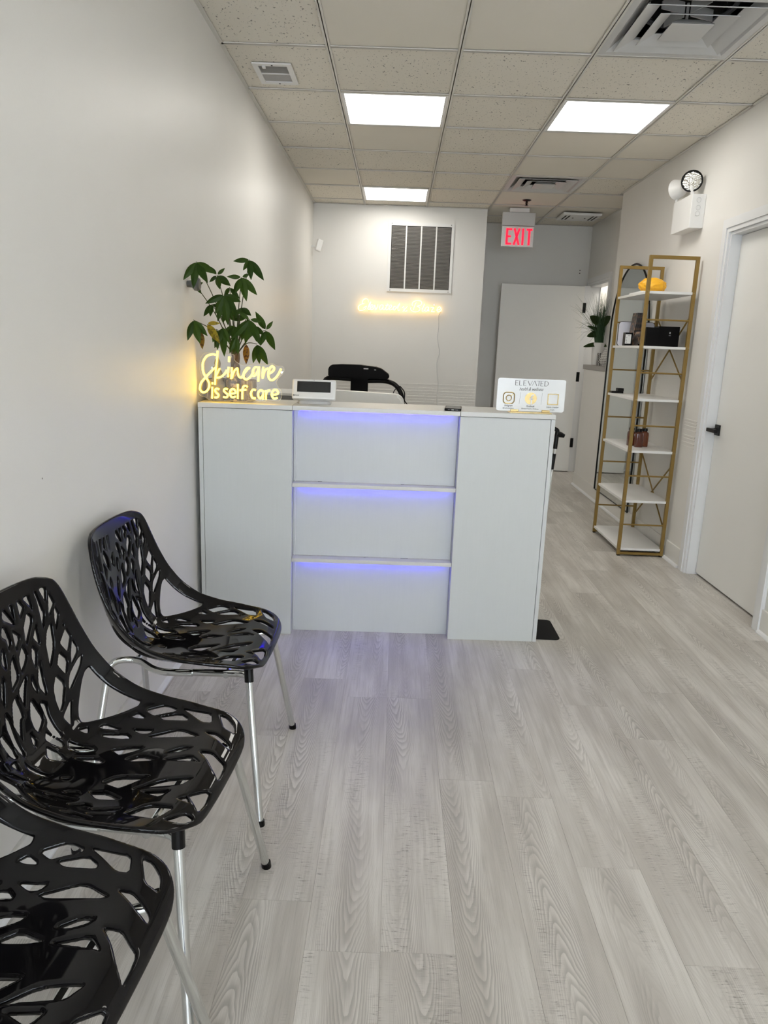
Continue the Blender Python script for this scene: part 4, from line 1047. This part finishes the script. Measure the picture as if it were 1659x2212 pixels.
# ornaments beside the pot
t = thing('buddha_figurine', 'small grey stone seated figurine behind the letter k of the neon sign', 'figurine', (-.795, 3.284, DH))
bm = B(); lathe(bm, [(0, .0), (.026, 0), (.028, .02), (.024, .04), (.032, .06), (.034, .075), (.022, .09), (.024, .11), (.020, .13), (.010, .145), (.013, .152), (.015, .165), (.012, .178), (.006, .186), (.005, .192), (0, .195)], 20)
obj('body', bm, M['stone'], t, smooth_=True)
t = thing('glazed_ornament', 'round marbled ceramic ornament in front of the plant trunk', 'ornament', (-.722, 3.281, DH))
bm = B(); lathe(bm, [(0, .0), (.016, 0), (.02, .03), (.028, .055), (.032, .08), (.031, .10), (.026, .122), (.012, .132), (0, .134)], 24)
obj('body', bm, M['marble'], t, smooth_=True)

# ------------------------------------------------------------------ behind the desk
t = thing('office_chair', 'white padded office chair behind the desk, only its back top showing', 'chair', (-.185, 4.15, 0))
bm = prism(B(), [(x, z + .825) for x, z in rrect(.435, .50, .05, 8)], -.04, .04); bmesh.ops.bevel(bm, geom=[e for e in bm.edges if abs(e.verts[0].co.y - e.verts[1].co.y) < 1e-4], offset=.018, segments=3, affect='EDGES')
obj('backrest', bm, M['leather'], t, (-.012, 0, 0), (0, .03, 0), smooth_=True)
obj('seat', box(B(), -.24, .24, .0, .48, .44, .53, .03), M['leather'], t, smooth_=True)
obj('column', cyl(B(), (0, .24, .08), (0, .24, .45), .028, n=16), M['chrome'], t)
for i in range(5):
    a = i * 2 * PI / 5; o = obj('leg', tube(B(), [(0, .24, .1), (.28 * math.cos(a), .24 + .28 * math.sin(a), .065)], .018, 8, taper=(1.3, .8)), M['chrome'], t)
    obj('caster', lathe(B(), [(0, 0), (.02, .005), (.026, .026), (.02, .05), (0, .054)], 14, (.28 * math.cos(a), .24 + .28 * math.sin(a))), M['black'], o)
t = thing('treadmill', 'black exercise machine with wide console and curved handlebars near back wall', 'exercise machine', (-.31, 6.3, 0))
bm = B(); pp = [(-.262, 1.062), (-.262, 1.128), (-.240, 1.155), (-.16, 1.162), (0, 1.163), (.14, 1.150), (.185, 1.138), (.250, 1.092), (.252, 1.062), (.225, 1.052), (-.235, 1.056)]
prism(bm, pp, -.09, .05); bmesh.ops.bevel(bm, geom=bm.edges[:], offset=.006, segments=2, affect='EDGES')
cs = obj('console', bm, M['black_deep'], t, smooth_=False)
obj('display_slot', box(B(), .035, .075, -.094, -.088, 1.130, 1.138), M['white_grey'], cs); obj('display_slot', box(B(), .125, .140, -.094, -.088, 1.124, 1.130), M['white_grey'], cs)
obj('mast', box(B(), -.075, .072, -.03, .05, .06, 1.06, .008), M['black_deep'], t)
for s, pts in ((-1, [(-.06, 0, 1.04), (-.20, .0, 1.045), (-.27, -.02, 1.04), (-.292, -.05, 1.01), (-.27, -.07, .965), (-.26, -.05, .86), (-.26, 0, .1)]), (1, [(.06, 0, 1.03), (.20, .0, 1.035), (.29, -.02, 1.015), (.345, -.04, .96), (.37, -.04, .88), (.37, -.02, .75), (.36, 0, .1)])):
    obj('handlebar', tube(B(), catmull(pts, 6), .020, 10), M['black'], t, smooth_=True)
obj('cable', tube(B(), catmull([(.345, -.06, 1.0), (.30, -.06, .96), (.275, -.06, .86), (.28, -.06, .75)], 6), .004, 6), M['black'], t); bm = B(); tube(bm, catmull([(.345, -.06, 1.0), (.385, -.06, .95), (.39, -.06, .88), (.42, -.06, .84), (.43, -.06, .80), (.38, -.06, .78)], 6), .005, 6)
obj('cable', bm, M['black'], t); obj('grip', box(B(), .35, .43, -.08, -.05, .78, .815, .01), M['black'], t)
obj('base', box(B(), -.36, .42, -.35, .75, 0, .12, .02), M['black_matte'], t)
t = thing('grey_cabinet', 'low grey cabinet with pale top behind the desk at left wall', 'cabinet', (-.735, 4.75, 0))
obj('body', box(B(), -.115, .125, -.15, .25, 0, 1.005, .004), simple('cabinet_grey', (.21, .21, .205), .6), t); obj('top', box(B(), -.12, .135, -.16, .26, 1.005, 1.02, .002), M['desk_top'], t)
obj('door', box(B(), -.105, .115, -.158, -.15, .03, .98, .002), simple('cabinet_grey_door', (.25, .25, .245), .6), t)
t = thing('walking_cane', 'folding black and chrome walking cane standing beside the desk', 'cane', (.80, 3.66, 0))
obj('shaft', cyl(B(), (-.03, 0, .0), (.015, 0, .90), .008, n=12), M['chrome'], t)
bm = B(); tube(bm, catmull([(.014, 0, .86), (.017, 0, .93), (.014, 0, .955), (-.03, 0, .965)], 4), .011, 10); tube(bm, [(.016, 0, .935), (.04, 0, .93), (.055, 0, .925)], .012, 10, taper=(1.4, .8)); obj('handle', bm, M['black'], t, smooth_=True)
obj('grip', cyl(B(), (.004, 0, .755), (.010, 0, .835), .0125, n=12), M['black'], t)
obj('rubber_tip', lathe(B(), [(0, 0), (.016, 0), (.015, .02), (.010, .045), (0, .045)], 14, (-.03, 0)), M['black'], t)
bm = B(); pr_ = rrect(.33, .255, .025, 5); A = [bm.verts.new((x, y, 0)) for x, y in pr_]; C = [bm.verts.new((x, y, .004)) for x, y in pr_]; bm.faces.new(A[::-1]); bm.faces.new(C)
for i in range(len(A)): bm.faces.new((A[i], A[(i + 1) % len(A)], C[(i + 1) % len(A)], C[i]))
tag(obj('floor_mat', bm, M['black_matte'], None, (.665, 3.378, .0003)), 'thin black mat on the floor sticking out at the desk right side', 'mat')

# ------------------------------------------------------------------ chairs
BB = np.array([0, .05, .12, .22, .34, .44, .52, .60, .70, .82, .92, 1.0])
CX0 = -.58
Cc = np.array([(-.340, .405), (-.352, .436), (-.39, .447), (-.47, .437), (-.57, .422), (-.655, .418), (-.725, .432), (-.77, .475), (-.795, .55), (-.812, .645), (-.826, .735), (-.838, .805)]) - [CX0, 0]
Ee = np.array([(-.350, .415), (-.368, .440), (-.41, .458), (-.49, .470), (-.58, .482), (-.65, .508), (-.695, .548), (-.73, .600), (-.760, .665), (-.782, .735), (-.793, .79), (-.80, .825)]) - [CX0, 0]
def spl(Pq, b):
    b = np.clip(b, 0, 1); i = np.clip(np.searchsorted(BB, b) - 1, 0, len(BB) - 2)
    m = np.gradient(Pq, BB, axis=0); h = BB[i + 1] - BB[i]; tt = ((b - BB[i]) / h)[..., None]; h = h[..., None]
    return (2 * tt**3 - 3 * tt**2 + 1) * Pq[i] + (tt**3 - 2 * tt**2 + tt) * h * m[i] + (-2 * tt**3 + 3 * tt**2) * Pq[i + 1] + (tt**3 - tt**2) * h * m[i + 1]
def surf(a, b):
    w_ = np.minimum(np.abs(a) / .24, 1.1) ** 3; c = spl(Cc, b); e = spl(Ee, b); p = c + (e - c) * w_[..., None]
    return np.stack([p[..., 0], a, p[..., 1]], -1)
def chaikin(P, n=1, k=.2):
    for _ in range(n):
        Q = np.roll(P, -1, 0); P = np.stack([P * (1 - k) + Q * k, P * k + Q * (1 - k)], 1).reshape(-1, 2)
    return P
LB = .98          # metres per unit b
def polysdf(P, X, Y):
    d = np.full(X.shape, 1e9); s = np.zeros(X.shape, bool)
    for i in range(len(P)):
        ax, ay = P[i]; bx_, by_ = P[(i + 1) % len(P)]
        ex, ey = bx_ - ax, by_ - ay; wx, wy = X - ax, Y - ay
        h = np.clip((wx * ex + wy * ey) / (ex * ex + ey * ey + 1e-12), 0, 1)
        d = np.minimum(d, (wx - ex * h) ** 2 + (wy - ey * h) ** 2)
        if ay != by_: s ^= ((ay > Y) != (by_ > Y)) & (X < (bx_ - ax) * (Y - ay) / (by_ - ay) + ax)
    d = np.sqrt(d); return np.where(s, -d, d)
def build_shell():
    NA, NB = 168, 326
    ga = np.linspace(-.2465, .2467, NA + 1); gb = np.linspace(-.004, 1.004, NB + 1) * LB
    A_, B_ = np.meshgrid(ga, gb, indexing='ij')
    hb = np.array([.020, .034, .055, .092, .14, .26, .42, .58, .8, .93, .97, 1.0]); hv = np.array([.125, .158, .184, .212, .226, .24, .24, .232, .218, .197, .175, .12])
    R_ = np.stack([hv, hb * LB], 1); out = np.concatenate([R_, (R_ * [-1, 1])[::-1]]); out = chaikin(out, 3, .25)
    D = polysdf(out, A_, B_)                    # negative inside the outline
    for p in HOLES:
        P = chaikin(np.array(p, float) / 1000 * [1, LB], 1, .16)
        x0, y0 = P.min(0) - .02; x1, y1 = P.max(0) + .02
        ia = np.where((ga > x0) & (ga < x1))[0]; ib = np.where((gb > y0) & (gb < y1))[0]
        sl = np.ix_(ia, ib); D[sl] = np.maximum(D[sl], -(polysdf(P, A_[sl], B_[sl]) + .0008))
    # marching squares, inside = D<0
    pts = []; key = {}
    def gv(i, j):
        k = (i, j)
        if k not in key: key[k] = len(pts); pts.append((ga[i], gb[j], -D[i, j]))
        return key[k]
    def ev(i, j, i2, j2):
        k = (i, j, i2, j2) if (i, j) < (i2, j2) else (i2, j2, i, j)
        if k not in key:
            a, b_ = D[k[0], k[1]], D[k[2], k[3]]; s = min(max(a / (a - b_), .04), .96)
            key[k] = len(pts); pts.append((ga[k[0]] + (ga[k[2]] - ga[k[0]]) * s, gb[k[1]] + (gb[k[3]] - gb[k[1]]) * s, 0.))
        return key[k]
    faces = []; IN = D < 0
    for i in range(NA):
        for j in range(NB):
            c = ((i, j), (i + 1, j), (i + 1, j + 1), (i, j + 1)); f = [IN[q] for q in c]; n = sum(f)
            if n == 0: continue
            if n == 4: faces.append([gv(*q) for q in c]); continue
            if n == 2 and f[0] == f[2]:
                for q in range(4):
                    if f[q]: faces.append([gv(*c[q]), ev(*c[q], *c[(q + 1) % 4]), ev(*c[q - 1], *c[q])])
                continue
            poly = []
            for q in range(4):
                if f[q]: poly.append(gv(*c[q]))
                if f[q] != f[(q + 1) % 4]: poly.append(ev(*c[q], *c[(q + 1) % 4]))
            faces.append(poly)
    pts = np.array(pts); a, b_, d = pts.T
    S = surf(a, b_ / LB); e = .002
    da = surf(a + e, b_ / LB) - surf(a - e, b_ / LB); db = surf(a, np.clip(b_ / LB + e, 0, 1)) - surf(a, np.clip(b_ / LB - e, 0, 1))
    N_ = np.cross(da, db); N_ /= np.linalg.norm(N_, axis=1)[:, None]; N_ *= np.sign(N_[:, 2:3] + N_[:, 0:1] * .6 + 1e-9)
    r = .0055; u = np.clip(d / r, 0, 1); th = .0028 + .0026 * np.sqrt(np.maximum(0, 1 - (1 - u) ** 2))
    n = len(pts); V = np.concatenate([S + N_ * th[:, None], S - N_ * th[:, None]])
    ec = {}
    for f in faces:
        for q in range(len(f)): ec[(f[q], f[(q + 1) % len(f)])] = 1
    side = [(y, x, x + n, y + n) for (x, y) in ec if (y, x) not in ec]
    F = [tuple(f) for f in faces] + [tuple(x + n for x in reversed(f)) for f in faces] + side
    me = bpy.data.meshes.new('shell'); me.from_pydata(V.tolist(), [], F); me.validate(); me.update()
    bm = bmesh.new(); bm.from_mesh(me); bmesh.ops.recalc_face_normals(bm, faces=bm.faces); bm.to_mesh(me); bm.free()
    me.materials.append(M['black_gloss'])
    me.polygons.foreach_set('use_smooth', [True] * len(me.polygons))
    try: me.set_sharp_from_angle(angle=math.radians(55))
    except Exception: pass
    return me
CH = thing('openwork_chair', 'glossy black openwork chair farthest back, nearest the reception desk', 'chair', (CX0, 2.083, 0), -.03, 'black openwork chairs along the left wall')
link('shell', build_shell(), None, CH)['label'] = 'glossy black branch-pattern seat and back in one piece'
def tube_round(pts, r, n=12, rad=.03):
    P = [Vector(p) for p in pts]; out = [P[0]]
    for i in range(1, len(P) - 1):
        a = (P[i - 1] - P[i]); b_ = (P[i + 1] - P[i]); q = min(rad, a.length * .45, b_.length * .45)
        s = P[i] + a.normalized() * q; e = P[i] + b_.normalized() * q
        for k in range(6): u = k / 5; out.append(s * (1 - u) ** 2 + P[i] * 2 * u * (1 - u) + e * u * u)
    out.append(P[-1]); return tube(B(), out, r, n)
for s in (-1, 1):
    lg = obj('front_leg', tube_round([(.252, s * .268, .012), (.199, s * .168, .410), (.165, s * .150, .404), (.03, s * .140, .395)], .0105, 14, .02), M['chrome'], CH, smooth_=True)
    obj('rubber_foot', cyl(B(), (.254, s * .270, 0), (.2525, s * .268, .016), .0125, n=14), M['black'], lg)
    obj('leg_socket', cyl(B(), (.2015, s * .173, .392), (.1985, s * .166, .428), .0130, n=14), M['black'], lg)
    rl = obj('rear_leg', tube_round([(.03, s * .145, .395), (-.075, s * .145, .393), (-.155, s * .085, .402), (-.222, s * .125, .410), (-.255, s * .245, .012)], .0105, 14, .035), M['chrome'], CH, smooth_=True)
    obj('rubber_foot', cyl(B(), (-.2558, s * .2475, 0), (-.255, s * .245, .016), .0125, n=14), M['black'], rl)
obj('rear_crossbar', tube(B(), [(-.155, -.085, .402), (-.155, .085, .402)], .009, 10), M['chrome'], CH)
obj('front_crossbar', tube(B(), [(.13, -.158, .399), (.13, .158, .399)], .009, 10), M['chrome'], CH)
dup(CH, (CX0 + .015, 1.395, 0), -.09, 'glossy black openwork chair in the middle of the row')
dup(CH, (CX0, .893, 0), -.09, 'glossy black openwork chair nearest the camera, cut by the frame')
# bare plaster repairs: two small specks high and low on the left wall
bm = B()
for y, z, r in ((1.785, .982, .0022), (3.25, 1.24, .0018)): cyl(bm, (XL - .001, y, z), (XL + .001, y, z), r, n=10)
struct(obj('trim_8', bm, M['louver']))
